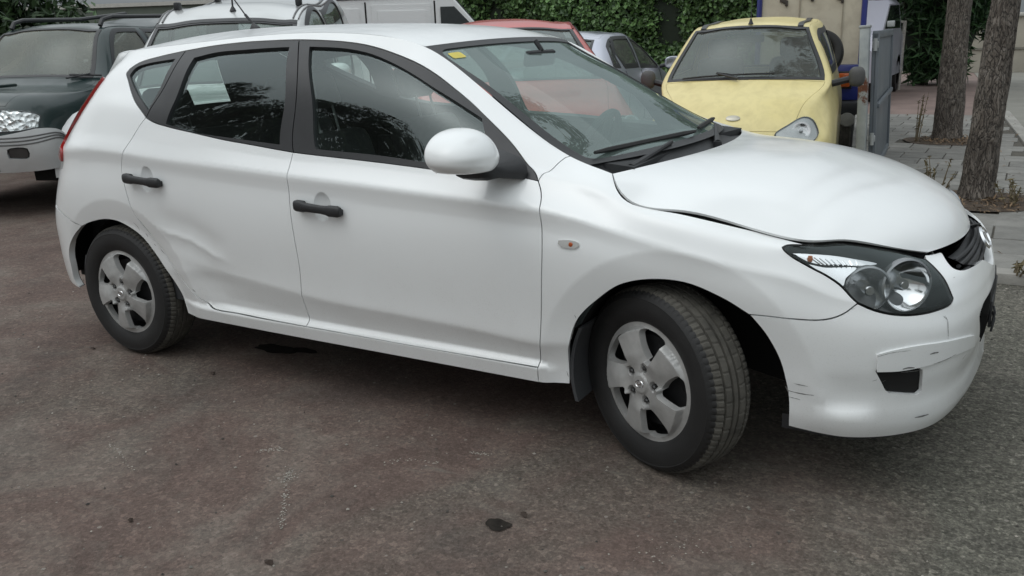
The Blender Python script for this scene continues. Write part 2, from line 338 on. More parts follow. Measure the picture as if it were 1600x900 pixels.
CV={'belt_r': [(1.6769, 0.788), (1.7378, 0.7804), (1.8349, 0.7775), (1.9863, 0.7741), (2.1724, 0.7675), (2.3492, 0.7676), (2.5454, 0.7667)],
 'belt_f': [(2.5454, 0.7667), (2.8611, 0.7718), (3.1549, 0.7736), (3.3781, 0.7625), (3.5943, 0.7651)],
 'cutB': [(2.5454, 0.7667), (2.5442, 0.6854), (2.5464, 0.561), (2.5574, 0.43), (2.5634, 0.3159), (2.5508, 0.1438), (2.5493, 0.0626)],
 'cutF': [(3.5943, 0.7651), (3.6253, 0.7093), (3.6467, 0.5412), (3.6434, 0.3985), (3.63, 0.2224), (3.6081, 0.0625)],
 'sill_f': [(2.5493, 0.0626), (2.9328, 0.0607), (3.284, 0.0608), (3.6081, 0.0625)],
 'sill_r': [(1.9318, 0.0906), (2.0023, 0.0685), (2.1831, 0.0681), (2.5493, 0.0626)],
 'cutR': [(1.6769, 0.788), (1.6245, 0.7249), (1.5854, 0.6678), (1.5533, 0.6039), (1.5754, 0.5147), (1.6173, 0.4151), (1.7291, 0.2878), (1.8382, 0.1474), (1.9318, 0.0906)],
 'fend_b': [(3.6081, 0.0625), (3.6039, 0.0)],
 'archF1': [(3.7132, 0.0), (3.7214, 0.1556), (3.7568, 0.2705), (3.8451, 0.3728), (3.9292, 0.4495), (4.0473, 0.5094), (4.1373, 0.5203), (4.2415, 0.478), (4.3213, 0.4207)],
 'archF2': [(4.3213, 0.4207), (4.3777, 0.3313), (4.4204, 0.2419), (4.442, 0.1301), (4.4404, 0.0)],
 'seamB': [(4.3213, 0.4207), (4.4302, 0.4536), (4.5407, 0.5317), (4.5891, 0.5882), (4.624, 0.6589)],
 'lampL': [(4.624, 0.6589), (4.6056, 0.6839), (4.5713, 0.7283), (4.5297, 0.751), (4.4819, 0.7607), (4.4338, 0.7853), (4.4057, 0.836), (4.3957, 0.9022)],
 'lampT': [(4.3957, 0.9022), (4.4116, 0.9749), (4.4546, 1.0468)],
 'lampF': [(4.8778, 1.1129), (4.9132, 0.9462), (4.9465, 0.7662), (4.9638, 0.6899)],
 'lampB': [(4.9638, 0.6899), (4.9408, 0.658), (4.8792, 0.6353), (4.8175, 0.6178), (4.7635, 0.6083), (4.7142, 0.6101), (4.6682, 0.6257), (4.624, 0.6589)],
 'seamA': [(3.5943, 0.7651), (3.6087, 0.9087), (3.6245, 1.1408)],
 'archR1': [(1.8096, 0.0), (1.7884, 0.0932), (1.7501, 0.159), (1.6771, 0.2601), (1.6069, 0.3315), (1.4831, 0.3822), (1.376, 0.3919), (1.2637, 0.376), (1.1858, 0.3541)],
 'archR2': [(1.1858, 0.3541), (1.0954, 0.2998), (1.0104, 0.2218), (0.9979, 0.1587), (0.9811, 0.0383), (1.0032, 0.0)],
 'seamR': [(1.1858, 0.3541), (1.1076, 0.3827)],
 'tail': [(1.1356, 1.014), (1.1193, 0.8836), (1.0648, 0.7857), (0.9607, 0.7128), (1.042, 0.6599)],
 'trim_f': [(2.2267, 1.1529), (2.5493, 1.1466), (2.8149, 1.1304), (3.185, 1.1094), (3.3395, 1.0842), (3.4628, 1.015), (3.5943, 0.7651)],
 'trim_r': [(1.6512, 1.138), (1.7773, 1.1502), (1.9397, 1.1547), (2.073, 1.1534), (2.2267, 1.1529)],
 'cutD': [(2.2267, 1.1529), (2.3726, 1.0176), (2.5454, 0.7667)],
 'cutQ': [(1.6512, 1.138), (1.6842, 0.9839), (1.6769, 0.788)],
 'trim_q1': [(1.6512, 1.138), (1.5178, 1.115), (1.3948, 1.0831), (1.3581, 1.0497)],
 'trim_q2': [(1.3581, 1.0497), (1.356, 1.0266), (1.4079, 0.9778), (1.5412, 0.8509), (1.6769, 0.788)],
 'gl_f1': [(2.3153, 1.1268), (2.5057, 1.1264), (2.6454, 1.1191), (2.8094, 1.1031), (2.9811, 1.0852), (3.1365, 1.0694), (3.254, 1.0629), (3.3506, 1.0573)],
 'gl_f2': [(3.3506, 1.0573), (3.3782, 0.9707), (3.4006, 0.7956)],
 'gl_f3': [(3.4006, 0.7956), (3.1424, 0.7988), (2.9704, 0.7998), (2.6469, 0.7919)],
 'gl_f4': [(2.6469, 0.7919), (2.5034, 0.956), (2.3153, 1.1268)],
 'gl_r1': [(1.7416, 1.0959), (1.8366, 1.1154), (1.998, 1.1197), (2.2097, 1.1247)],
 'gl_r2': [(2.2097, 1.1247), (2.3508, 0.9681), (2.4627, 0.7875)],
 'gl_r3': [(2.4627, 0.7875), (2.2375, 0.781), (2.0019, 0.777), (1.8847, 0.7838), (1.8172, 0.7873)],
 'gl_r4': [(1.8172, 0.7873), (1.7908, 0.9262), (1.7416, 1.0959)],
 'gl_q1': [(1.3983, 1.009), (1.4045, 1.051), (1.4625, 1.0717), (1.6319, 1.0941)],
 'gl_q2': [(1.6319, 1.0941), (1.6599, 0.9593), (1.6684, 0.8205)],
 'gl_q3': [(1.6684, 0.8205), (1.5539, 0.8818), (1.4661, 0.9498), (1.3983, 1.009)],
 'fog': [(4.6925, 0.2982), (4.7592, 0.2944), (4.8277, 0.2901), (4.8382, 0.2803), (4.8523, 0.2283), (4.8566, 0.1933), (4.8445, 0.1811), (4.8021, 0.1862), (4.769, 0.193), (4.7433, 0.2081), (4.7284, 0.2249)],
 'mold_t': [(4.6852, 0.3767), (4.7316, 0.3953), (4.822, 0.4112), (4.9605, 0.3902), (5.132, 0.336)],
 'mold_b': [(5.1613, 0.2775), (4.9776, 0.3085), (4.8328, 0.3032), (4.7489, 0.2981), (4.6905, 0.3009)],
 'gril': [(5.0068, 1.1528), (4.9975, 1.0189), (5.0171, 0.9125), (5.0721, 0.8459), (5.2066, 0.8079), (5.3507, 0.7858)],
 'intake': [(5.3746, 0.5044), (5.2416, 0.4924), (5.1895, 0.4265), (5.2589, 0.2836), (5.4231, 0.2096), (5.4876, 0.2)],
 'ind': [(3.706, 0.5644), (3.7442, 0.575), (3.7783, 0.5725), (3.7815, 0.5566), (3.7687, 0.542), (3.7189, 0.5371), (3.7045, 0.5485)],
 'lampTop': [(4.4546, 1.0468), (4.5127, 1.18), (4.5858, 1.18), (4.6494, 1.18), (4.7287, 1.18), (4.8778, 1.1129)],
 'indref': [(4.4304, 0.9087), (4.4622, 0.9769), (4.5375, 1.0397), (4.6081, 1.0408), (4.675, 1.0285), (4.6196, 0.9519), (4.5597, 0.9159), (4.517, 0.8389), (4.4747, 0.8117), (4.4478, 0.8313)],
 'sideref': [(4.4828, 0.7916), (4.5267, 0.8237), (4.5692, 0.8931), (4.6166, 0.938), (4.607, 0.8577), (4.5926, 0.7863), (4.585, 0.7342), (4.559, 0.7535), (4.5194, 0.7719)],
 'gapH': [(3.8087, 1.18), (3.8387, 1.0756), (3.8693, 0.9809), (3.8968, 0.9273), (3.9281, 0.9035), (3.9741, 0.9156), (4.073, 0.9683), (4.1516, 0.9878), (4.2464, 1.0075), (4.3419, 1.0351), (4.4546, 1.0468)],
 'hF': [(2.5893, 0.5651), (2.8081, 0.5712)],
 'hR': [(1.6071, 0.5778), (1.8179, 0.5778)]}
SCUFF={'a': (5, [(4.8496, 0.355), (4.8638, 0.3572), (4.8819, 0.3549)]), 'b': (4, [(4.764, 0.3067), (4.78, 0.3098), (4.8014, 0.3065)]), 'c': (4, [(4.8324, 0.0993), (4.8608, 0.0977), (4.8882, 0.0984)]), 'd': (2, [(4.4357, 0.1612), (4.4688, 0.1667), (4.5226, 0.1823)]), 'e': (1.5, [(4.4419, 0.1378), (4.4795, 0.1452)]), 'f': (2.5, [(4.4317, 0.1757), (4.4375, 0.1673), (4.4416, 0.1532)]), 'g': (1.5, [(4.9101, 0.5912), (4.9214, 0.5558), (4.9237, 0.495), (4.9278, 0.4055)]), 'h': (1.5, [(4.9041, 0.5887), (4.9185, 0.5615)]), 'j': (1.5, [(4.6847, 0.2608), (4.697, 0.2649)]), 'l': (2, [(4.9863, 0.8169), (5.0004, 0.8157)]), 'm': (1.5, [(4.6084, 0.6205), (4.6184, 0.6271)]), 'n': (1.5, [(4.6858, 0.3674), (4.7229, 0.3828), (4.781, 0.3896)]), 'o': (2, [(1.5751, 0.3901), (1.5934, 0.3778), (1.6042, 0.3566)]), 'p_': (2, [(1.6409, 0.3485), (1.6532, 0.3326)]), 'q': (2, [(1.6827, 0.3039), (1.6931, 0.2962)]), 'r': (1.5, [(1.7229, 0.2814), (1.7428, 0.2627)]), 's_': (1.5, [(1.6217, 0.4155), (1.6543, 0.3775), (1.6845, 0.3496)]), 't': (1.5, [(1.8952, 0.1275), (1.9107, 0.1166)]), 'u': (1.5, [(3.7047, 0.0484), (3.7096, 0.028)]), 'v': (1, [(3.7533, 0.2963), (3.7573, 0.2837)]), 'w': (1.5, [(1.1063, 0.3795), (1.171, 0.3593)]), 'x': (2, [(4.7144, 0.2561), (4.7216, 0.2605)]), 'y': (1.5, [(4.8681, 0.308), (4.9235, 0.3106), (4.976, 0.3145)]), 'z': (1.5, [(4.7592, 0.2944), (4.8342, 0.2926)]), 'aa': (1.5, [(4.4581, 0.2004), (4.5012, 0.2097)]), 'cc': (1.5, [(5.0351, 0.2724), (5.0647, 0.2822)])}
# ---------------------------------------------------------------- trimmed panels on a surface
def smooth_curve(P,step,sc):
    P=np.asarray(P,float)
    if len(P)<2: return P
    Q=P*sc
    if len(P)==2:
        n=max(1,int(np.linalg.norm(Q[1]-Q[0])/step));t=np.linspace(0,1,n+1)[:,None]
        return P[0]+(P[1]-P[0])*t
    k=np.concatenate([[0],np.cumsum(np.linalg.norm(np.diff(Q,axis=0),axis=1)**.5)])
    D=np.zeros_like(P)
    for i in range(len(P)):
        if i==0: D[0]=(P[1]-P[0])/(k[1]-k[0])
        elif i==len(P)-1: D[i]=(P[i]-P[i-1])/(k[i]-k[i-1])
        else:
            h0,h1=k[i]-k[i-1],k[i+1]-k[i]
            D[i]=((P[i]-P[i-1])/h0*h1+(P[i+1]-P[i])/h1*h0)/(h0+h1)
    out=[P[0]]
    for i in range(len(P)-1):
        h=k[i+1]-k[i];n=max(1,int(np.linalg.norm(Q[i+1]-Q[i])/step));t=(np.arange(1,n+1)/n)[:,None]
        out+=list((2*t**3-3*t**2+1)*P[i]+(t**3-2*t**2+t)*h*D[i]+(-2*t**3+3*t**2)*P[i+1]+(t**3-t**2)*h*D[i+1])
    return np.array(out)
def inpoly(P,loops):
    P=np.asarray(P);c=np.zeros(len(P),int)
    for L in loops:
        a=np.asarray(L);b=np.roll(a,-1,axis=0)
        for (x0,y0),(x1,y1) in zip(a,b):
            if y0==y1: continue
            m=((P[:,1]<y0)!=(P[:,1]<y1));
            c+=(m&(P[:,0]<(x1-x0)*(P[:,1]-y0)/(y1-y0)+x0))
    return c%2==1
def area(L):
    a=np.asarray(L);b=np.roll(a,-1,axis=0);return .5*np.sum(a[:,0]*b[:,1]-b[:,0]*a[:,1])
def dedupe(L,tol=1e-4):
    o=[L[0]]
    for p in L[1:]:
        if np.linalg.norm(p-o[-1])>tol: o.append(p)
    if np.linalg.norm(o[0]-o[-1])<=tol: o.pop()
    return np.array(o)
def offset_loop(L,d):
    """L in metric 2D; positive d moves towards the left of travel"""
    a=np.roll(L,1,axis=0);b=np.roll(L,-1,axis=0)
    e0=L-a;e1=b-L
    e0/=np.linalg.norm(e0,axis=1)[:,None]+1e-12;e1/=np.linalg.norm(e1,axis=1)[:,None]+1e-12
    n0=np.stack([-e0[:,1],e0[:,0]],1);n1=np.stack([-e1[:,1],e1[:,0]],1)
    n=n0+n1;n/=np.linalg.norm(n,axis=1)[:,None]+1e-9
    c=np.clip((n*n0).sum(1),.4,1)
    return L+n*(d/c)[:,None]
def panel(name,patch,loops,mat,parent=None,gap=.002,lip=.028,off=0.0,h=.024,dense=(),mirror=False,both=False,flip=False,extra=None,**k):
    """loops: list of uv polylines (outer first, then holes)"""
    ctr=np.mean(loops[0],axis=0);du,dv,_=patch.frame(ctr[None])
    sc=np.array([np.linalg.norm(du[0]),np.linalg.norm(dv[0])])
    LS=[]
    for i,L in enumerate(loops):
        Q=dedupe(np.asarray(L)*sc)
        a=area(Q)
        if (i==0)!=(a>0): Q=Q[::-1]
        if gap: Q=offset_loop(Q,gap)
        LS.append(Q)
    lo=LS[0].min(0);hi=LS[0].max(0)
    gx,gy=np.arange(lo[0],hi[0],h),np.arange(lo[1],hi[1],h*.9)
    g=np.stack(np.meshgrid(gx,gy,indexing='ij'),-1);g[:,1::2,0]+=h/2;G=g.reshape(-1,2)
    pts=[G]
    for (u,v,r,hh) in dense:
        c=np.array([u,v])*sc;pts[0]=pts[0][np.linalg.norm(pts[0]-c,axis=1)>r]
        t=np.arange(-r,r,hh);d=np.stack(np.meshgrid(t,t,indexing='ij'),-1);d[:,1::2,0]+=hh/2;d=d.reshape(-1,2);pts.append(d[np.linalg.norm(d,axis=1)<r-hh*.3]+c)
    G=np.concatenate(pts)
    G=G[inpoly(G,LS)]
    B=np.concatenate(LS)
    keep=np.ones(len(G),bool)
    for s in range(0,len(G),2000):
        d=np.sqrt(((G[s:s+2000,None]-B[None])**2).sum(2)).min(1);keep[s:s+2000]=d>.0075 if dense else d>h*.4
    G=G[keep]
    if extra is not None:
        X=np.asarray(extra)*sc;X=X[inpoly(X,LS)]
        if len(X):
            X=X[np.array([np.sqrt(((B-q)**2).sum(1)).min()>.006 for q in X])]
        if len(X):
            G=G[np.array([np.sqrt(((X-q)**2).sum(1)).min()>.0065 for q in G])] if len(G) else G
            G=np.concatenate([G,X])
    allp=np.concatenate([B,G]);edges=[];b=0
    for L in LS:
        n=len(L);edges+=[(b+i,b+(i+1)%n) for i in range(n)];b+=n
    r=delaunay_2d_cdt([Vector(p) for p in allp],edges,[],0,1e-6)
    V2=np.array([tuple(v) for v in r[0]]);F=np.array([f for f in r[2] if len(f)==3])
    F=F[inpoly(V2[F].mean(1),LS)]
    uv=V2/sc
    P=patch.pos(uv);Nn=patch.nrm(uv)
    P=P+Nn*off
    # orientation
    a=np.cross(P[F[:,1]]-P[F[:,0]],P[F[:,2]]-P[F[:,0]])
    if ((a*Nn[F[:,0]]).sum()<0): F=F[:,::-1]
    V=list(P);NN=list(Nn);FF=[tuple(f) for f in F]
    if lip:
        # boundary edges of the triangulation
        from collections import defaultdict
        cnt=defaultdict(int);dirn={}
        for f in FF:
            for i in range(3):
                e=(f[i],f[(i+1)%3]);cnt[tuple(sorted(e))]+=1;dirn[tuple(sorted(e))]=e
        bnd=[dirn[e] for e,c in cnt.items() if c==1]
        if both: bnd=[e for e in bnd if not(abs(P[e[0]][1])<.004 and abs(P[e[1]][1])<.004)]
        acc=defaultdict(lambda:np.zeros(3))
        for i,j in bnd:
            o=np.cross(P[j]-P[i],(Nn[i]+Nn[j])/2);o/=np.linalg.norm(o)+1e-12;acc[i]+=o;acc[j]+=o
        top={};bot={}
        for i,o in acc.items():
            o=o/(np.linalg.norm(o)+1e-9)
            top[i]=len(V);V.append(P[i]);NN.append(o)
            bot[i]=len(V);V.append(P[i]-Nn[i]*lip);NN.append(o)
        for i,j in bnd: FF.append((top[j],top[i],bot[i],bot[j]))
    V=np.array(V);NN=np.array(NN)
    if flip: FF=[f[::-1] for f in FF];NN=-NN
    if mirror or both:
        V2_=V*np.array([1,-1,1]);N2=NN*np.array([1,-1,1]);F2=[f[::-1] for f in FF]
        if mirror: V,NN,FF=V2_,N2,F2
        else:
            b=len(V);FF=FF+[tuple(i+b for i in f) for f in F2]
            V=np.concatenate([V,V2_]);NN=np.concatenate([NN,N2])
            c=abs(V[:,1])<.004;NN[c,1]=0;NN/=np.linalg.norm(NN,axis=1)[:,None]+1e-9
    return meshobj(name,V,FF,mat,parent,nrm=NN,**k)
def superell(c,r,e1,e2,nu=28,nv=18,shape=None):
    V=[];F=[]
    f=lambda w,m: math.copysign(abs(w)**m,w)
    for i in range(nv+1):
        ph=-math.pi/2+math.pi*i/nv
        for k in range(nu):
            th=2*math.pi*k/nu
            x=f(math.cos(ph),e1)*f(math.cos(th),e2);y=f(math.cos(ph),e1)*f(math.sin(th),e2);z=f(math.sin(ph),e1)
            p=Vector((x,y,z))
            if shape: p=shape(p)
            V.append((c[0]+r[0]*p.x,c[1]+r[1]*p.y,c[2]+r[2]*p.z))
    for i in range(nv):
        for k in range(nu): F.append((i*nu+k,i*nu+(k+1)%nu,(i+1)*nu+(k+1)%nu,(i+1)*nu+k))
    return V,F
HOOD=make_hood()
# ---------------------------------------------------------------- the yard: ground, pavement, hedge, trees
def px_ray(px,py):
    return (px-800)/1365.5*_r-(py-450)/1365.5*_u+_f
def at_z(px,py,z=0):
    d=px_ray(px,py);return CAM+d*((z-CAM[2])/d[2])
def ground_mat():
    m,nt,b=nodes('worn_red_asphalt')
    tc=N(nt,'TexCoord');sep=N(nt,'SeparateXYZ');nt.links.new(tc.outputs['Object'],sep.inputs[0])
    big=tex(nt,.55,7,.62,.6);mid=tex(nt,2.3,6,.65,.4);fine=tex(nt,95,3,.7);grit=tex(nt,260,2,.6)
    # where the red surface paint survives: behind and beside the car, gone in front of it
    mr=N(nt,'MapRange');mr.inputs[1].default_value=-1.0;mr.inputs[2].default_value=1.5;mr.inputs[3].default_value=.20;mr.inputs[4].default_value=-.26
    nt.links.new(sep.outputs[0],mr.inputs[0])
    ad=N(nt,'Math',operation='ADD');nt.links.new(big.outputs[0],ad.inputs[0]);nt.links.new(mr.outputs[0],ad.inputs[1])
    fy=N(nt,'MapRange',interpolation_type='SMOOTHSTEP');fy.inputs[1].default_value=.15;fy.inputs[2].default_value=.55;fy.inputs[3].default_value=0;fy.inputs[4].default_value=.30;nt.links.new(sep.outputs[1],fy.inputs[0])
    fx=N(nt,'MapRange',interpolation_type='SMOOTHSTEP');fx.inputs[1].default_value=-2.8;fx.inputs[2].default_value=-3.8;fx.inputs[3].default_value=0;fx.inputs[4].default_value=1;nt.links.new(sep.outputs[0],fx.inputs[0])
    fm=N(nt,'Math',operation='MULTIPLY');nt.links.new(fy.outputs[0],fm.inputs[0]);nt.links.new(fx.outputs[0],fm.inputs[1])
    ad2=N(nt,'Math',operation='ADD');nt.links.new(ad.outputs[0],ad2.inputs[0]);nt.links.new(fm.outputs[0],ad2.inputs[1])
    redf=ramp(nt,ad2.outputs[0],[(.42,0.0),(.62,.95)])
    grey=ramp(nt,fine.outputs[0],[(.30,(.066,.063,.052)),(.52,(.120,.115,.094)),(.72,(.215,.205,.172))])
    red=ramp(nt,mid.outputs[0],[(.28,(.090,.063,.054)),(.52,(.130,.091,.077)),(.75,(.170,.134,.114))])
    redg=mix(nt,.55,red.outputs[0],mix(nt,1.0,red.outputs[0],ramp(nt,fine.outputs[0],[(.3,.55),(.7,1.45)]).outputs[0],'MULTIPLY'))
    c=mix(nt,redf.outputs[0],grey.outputs[0],redg)
    # dust drifts, dark patches, oil, pale grit
    dust=ramp(nt,tex(nt,1.3,8,.72,.9).outputs[0],[(.47,0.0),(.72,.65)]);c=mix(nt,dust.outputs[0],c,(.205,.188,.160))
    dk=ramp(nt,tex(nt,.9,6,.65,.5).outputs[0],[(.30,.50),(.45,0.0)]);c=mix(nt,dk.outputs[0],c,(.055,.052,.048))
    oil=ramp(nt,tex(nt,3.1,3,.5,.2).outputs[0],[(.735,0.0),(.775,.7)]);c=mix(nt,oil.outputs[0],c,(.028,.026,.024))
    sp=ramp(nt,grit.outputs[0],[(.66,0.0),(.74,.8)]);c=mix(nt,sp.outputs[0],c,(.30,.285,.255))
    sd=ramp(nt,tex(nt,170,2,.6).outputs[0],[(.26,.85),(.34,0.0)]);c=mix(nt,sd.outputs[0],c,(.022,.022,.021))
    # visible aggregate: stones of about a centimetre, each its own tone, stronger where the red paint is gone
    for sc_,lo,hi,amt in ((62,.42,1.85,.62),(120,.5,1.6,.6)):
        v=N(nt,'TexVoronoi');v.inputs['Scale'].default_value=sc_;nt.links.new(tc.outputs['Object'],v.inputs['Vector'])
        sv=N(nt,'SeparateColor');nt.links.new(v.outputs['Color'],sv.inputs[0])
        r_=ramp(nt,sv.outputs[0],[(0,lo),(.55,1.0),(.85,1.12),(1,hi)])
        fa=N(nt,'MapRange');fa.inputs[3].default_value=amt;fa.inputs[4].default_value=amt*.5;nt.links.new(redf.outputs[0],fa.inputs[0])
        c=mix(nt,fa.outputs[0],c,mix(nt,1.0,c,r_.outputs[0],'MULTIPLY'))
    v=N(nt,'TexVoronoi');v.inputs['Scale'].default_value=28;v.inputs['Randomness'].default_value=1;nt.links.new(tc.outputs['Object'],v.inputs['Vector'])
    sv=N(nt,'SeparateColor');nt.links.new(v.outputs['Color'],sv.inputs[0])
    th=N(nt,'MapRange');th.inputs[1].default_value=0;th.inputs[2].default_value=1;th.inputs[3].default_value=-.55;th.inputs[4].default_value=.20;nt.links.new(sv.outputs[1],th.inputs[0])
    ls=N(nt,'Math',operation='LESS_THAN');nt.links.new(v.outputs['Distance'],ls.inputs[0]);nt.links.new(th.outputs[0],ls.inputs[1])
    l2=N(nt,'Math',operation='MULTIPLY');l2.inputs[1].default_value=.7;nt.links.new(ls.outputs[0],l2.inputs[0])
    c=mix(nt,l2.outputs[0],c,mix(nt,sv.outputs[2],(.045,.042,.038),(.27,.25,.22)))
    # pale scuffs dragged across the yard
    mpg=N(nt,'Mapping');mpg.inputs['Scale'].default_value=(1.2,9,1);mpg.inputs['Rotation'].default_value=(0,0,.9);nt.links.new(tc.outputs['Object'],mpg.inputs[0])
    ns=N(nt,'TexNoise');ns.inputs['Scale'].default_value=1.6;ns.inputs['Detail'].default_value=5;nt.links.new(mpg.outputs[0],ns.inputs[0])
    sc=ramp(nt,ns.outputs[0],[(.66,0.0),(.74,.4)]);c=mix(nt,sc.outputs[0],c,(.20,.19,.165))
    nt.links.new(c,b.inputs['Base Color']);b.inputs['Roughness'].default_value=.88;b.inputs['Specular IOR Level'].default_value=.3
    b1=bump(nt,b,fine.outputs[0],.006,.8);bump(nt,b,grit.outputs[0],.0035,.8,b1)
    return m
mb=MB();mb.add([(-140,-140,0),(140,-140,0),(140,160,0),(-140,160,0)],[(0,1,2,3)])
mb.obj('ground',ground_mat(),smooth=False,kind='structure')
# pavement: slab bed + tiles one by one, kerb, tree pits
def tile_mat():
    m,nt,b=nodes('grey_paving_tile')
    n=tex(nt,5,6,.65,.3);oi=N(nt,'ObjectInfo')
    base=ramp(nt,n.outputs[0],[(.3,(.145,.142,.130)),(.7,(.235,.230,.212))])
    v=ramp(nt,oi.outputs['Random'],[(0,.80),(1,1.16)]);c=mix(nt,1.0,base.outputs[0],v.outputs[0],'MULTIPLY')
    f=ramp(nt,tex(nt,120,2).outputs[0],[(.62,0.0),(.74,.5)]);c=mix(nt,f.outputs[0],c,(.09,.088,.08))
    nt.links.new(c,b.inputs['Base Color']);b.inputs['Roughness'].default_value=.85;bump(nt,b,tex(nt,90,4).outputs[0],.004);return m
PZ=.05
XE=lambda y:1.64-.0975*y
TILE=tile_mat()
X0,X1,Y0,Y1=-1.62,1.46,2.12,11.4
joint=plain('sandy_joint',(.085,.078,.064),.95,var=.3,scale=8,bmp=.003)
pav=empty('pavement',(0,6,0),kind='structure')
mb=MB();mb.prism([(X0,Y0-6),(XE(Y0),Y0-6),(XE(Y1),Y1-6),(X0,Y1-6)],-.01,PZ-.012);mb.obj('bed',joint,pav,smooth=False)
PITS=[(.09,8.02,.30),(.60,4.22,.33)]
tm=None;T=.40
ny=int((Y1-Y0)/T);nx=int((X1-X0)/T)
for j in range(ny):
    for i in range(nx):
        x=X0+(i+.5)*T+(.5*T if j%2 else 0);y=Y0+(j+.5)*T
        xe=XE(y+T/2);half=False
        if x>xe: continue
        if x+T/2>xe: half=True;wd=(xe-(x-T/2))
        if half and wd<.07: continue
        if half: x=x-T/2+wd/2
        if any(math.hypot(x-a,y-b)<r+.10 for a,b,r in PITS): continue
        if tm is None:
            q=MB();q.box((0,0,-.02),(T-.012,T-.012,.04),bev=.005);o=q.obj('tile',TILE,pav,smooth=False);tm=o
        else: o=tm.copy();link(o,pav)
        o.location=(x,y-6,PZ+random.uniform(-.003,.003));o.rotation_euler=(random.uniform(-.008,.008),random.uniform(-.008,.008),random.uniform(-.01,.01))
        o.scale=(wd/T if half else 1,1,1)
kerbm=plain('concrete_kerb',(.30,.29,.265),.85,var=.25,scale=5,bmp=.003)
ke=None
kerb=empty('kerb',(0,Y0-.07,0),kind='structure')
def kstone(x,y,rz,L=.98):
    global ke
    if ke is None:
        q=MB();q.box((0,0,.015),(.98,.13,.09),bev=.012);ke=q.obj('kerb_stone',kerbm,kerb,angle=40);o=ke
    else: o=ke.copy();link(o,kerb)
    o.location=(x,y-(Y0-.07),0);o.rotation_euler=(0,0,rz)
for i in range(3): kstone(X0+.5+i,Y0-.07,0)
for i in range(10):
    yy=Y0+.35+i;kstone(XE(yy)+.08,yy,R_(90)+math.atan(.0975))
# far street, wall and red drive beyond the pavement
mb=MB();mb.add([(XE(2)+.14,2,.004),(60,2,.004),(60,24.2,.004),(XE(24.2)+.14,24.2,.004)],[(0,1,2,3)])
mb.obj('road',plain('grey_green_street',(.215,.210,.185),.9,var=.18,scale=1.2,bmp=.003),smooth=False,kind='structure')
mb=MB();mb.add([(-12,Y1+.02,.004),(XE(Y1)+.12,Y1+.02,.004),(XE(24.2)+.12,24.2,.004),(-12,24.2,.004)],[(0,1,2,3)])
mb.obj('drive',plain('faded_red_drive',(.205,.150,.132),.9,var=.25,scale=1.5,bmp=.003),smooth=False,kind='structure')
wl=empty('boundary_wall',(5,24.6,0),label='long pale beige boundary wall with a coping across the street, behind the tree trunks',cat='wall')
beige=plain('beige_render',(.40,.375,.315),.9,var=.15,scale=1.2)
for i in range(5):
    mb=MB();mb.box((-5.3+6*i,0,.72),(5.98,.25,1.44));mb.obj('wall_panel',beige,wl,smooth=False)
    mb=MB();mb.box((-5.3+6*i,-.02,1.49),(5.98,.36,.09),bev=.015);mb.obj('coping',plain('pale_coping',(.50,.49,.45),.8),wl)
mb=MB();mb.box((6.7,-.14,.62),(30,.035,.05));mb.obj('ledge',plain('dark_ledge',(.22,.21,.18),.9),wl)  # ledge in a darker tone than the wall render
h=empty('house',(10,38,0),label='pale grey-blue low house behind the beige boundary wall',cat='house')
mb=MB();mb.box((0,0,2.2),(26,7,4.4));mb.obj('wall',plain('grey_blue_render',(.30,.33,.34),.9,scale=.6),h,smooth=False)
mb=MB();mb.prism([(-13.4,4.4),(13.4,4.4),(9,6.4),(-9,6.4)],-4,4,Matrix.Rotation(R_(90),4,'X'));mb.obj('roof',plain('weathered_tiles',(.24,.13,.09),.9,scale=2),h,smooth=False)
for x in (-8,-2,4,10):
    mb=MB();mb.box((x,-3.52,2.5),(1.3,.08,1.2));w_=mb.obj('window',plain('window_frame_white',(.6,.6,.58),.6),h,smooth=False)
    mb=MB();mb.box((x,-3.58,2.5),(1.15,.04,1.05));mb.obj('pane',plain('dark_pane',(.03,.035,.04),.1),w_,smooth=False)
# ---- foliage
def leaf_mat(name,dark,light,rough=.5):
    if name in MC: return MC[name]
    m,nt,b=nodes(name);g=N(nt,'NewGeometry')
    r=ramp(nt,g.outputs['Random Per Island'],[(0,dark),(.75,light),(1,tuple(min(1,x*1.45) for x in light))])
    n=tex(nt,1.6,3);c=mix(nt,1.0,r.outputs[0],ramp(nt,n.outputs[0],[(.3,.75),(.7,1.2)]).outputs[0],'MULTIPLY')
    nt.links.new(c,b.inputs['Base Color']);b.inputs['Roughness'].default_value=rough;b.inputs['Specular IOR Level'].default_value=.35
    MC[name]=m;return m
def leaves(P,L,W,Nrm=None,spread=.8,droop=0):
    """folded diamond leaves at points P, facing roughly along Nrm"""
    n=len(P)
    d=RNG.normal(size=(n,3))
    if Nrm is not None: d=Nrm+d*spread
    d/=np.linalg.norm(d,axis=1)[:,None]
    a=np.cross(d,RNG.normal(size=(n,3)));a[:,2]-=droop;a-=d*(a*d).sum(1)[:,None];a/=np.linalg.norm(a,axis=1)[:,None]+1e-9
    b=np.cross(d,a);l=L*RNG.uniform(.7,1.3,n)[:,None];w_=W*RNG.uniform(.7,1.3,n)[:,None]
    V=np.stack([P-a*l*.5,P+b*w_*.5+d*w_*.18,P+a*l*.5,P-b*w_*.5+d*w_*.18],1).reshape(-1,3)
    k=np.arange(n)*4
    F=np.concatenate([np.stack([k,k+1,k+2],1),np.stack([k,k+2,k+3],1)])
    return V,F
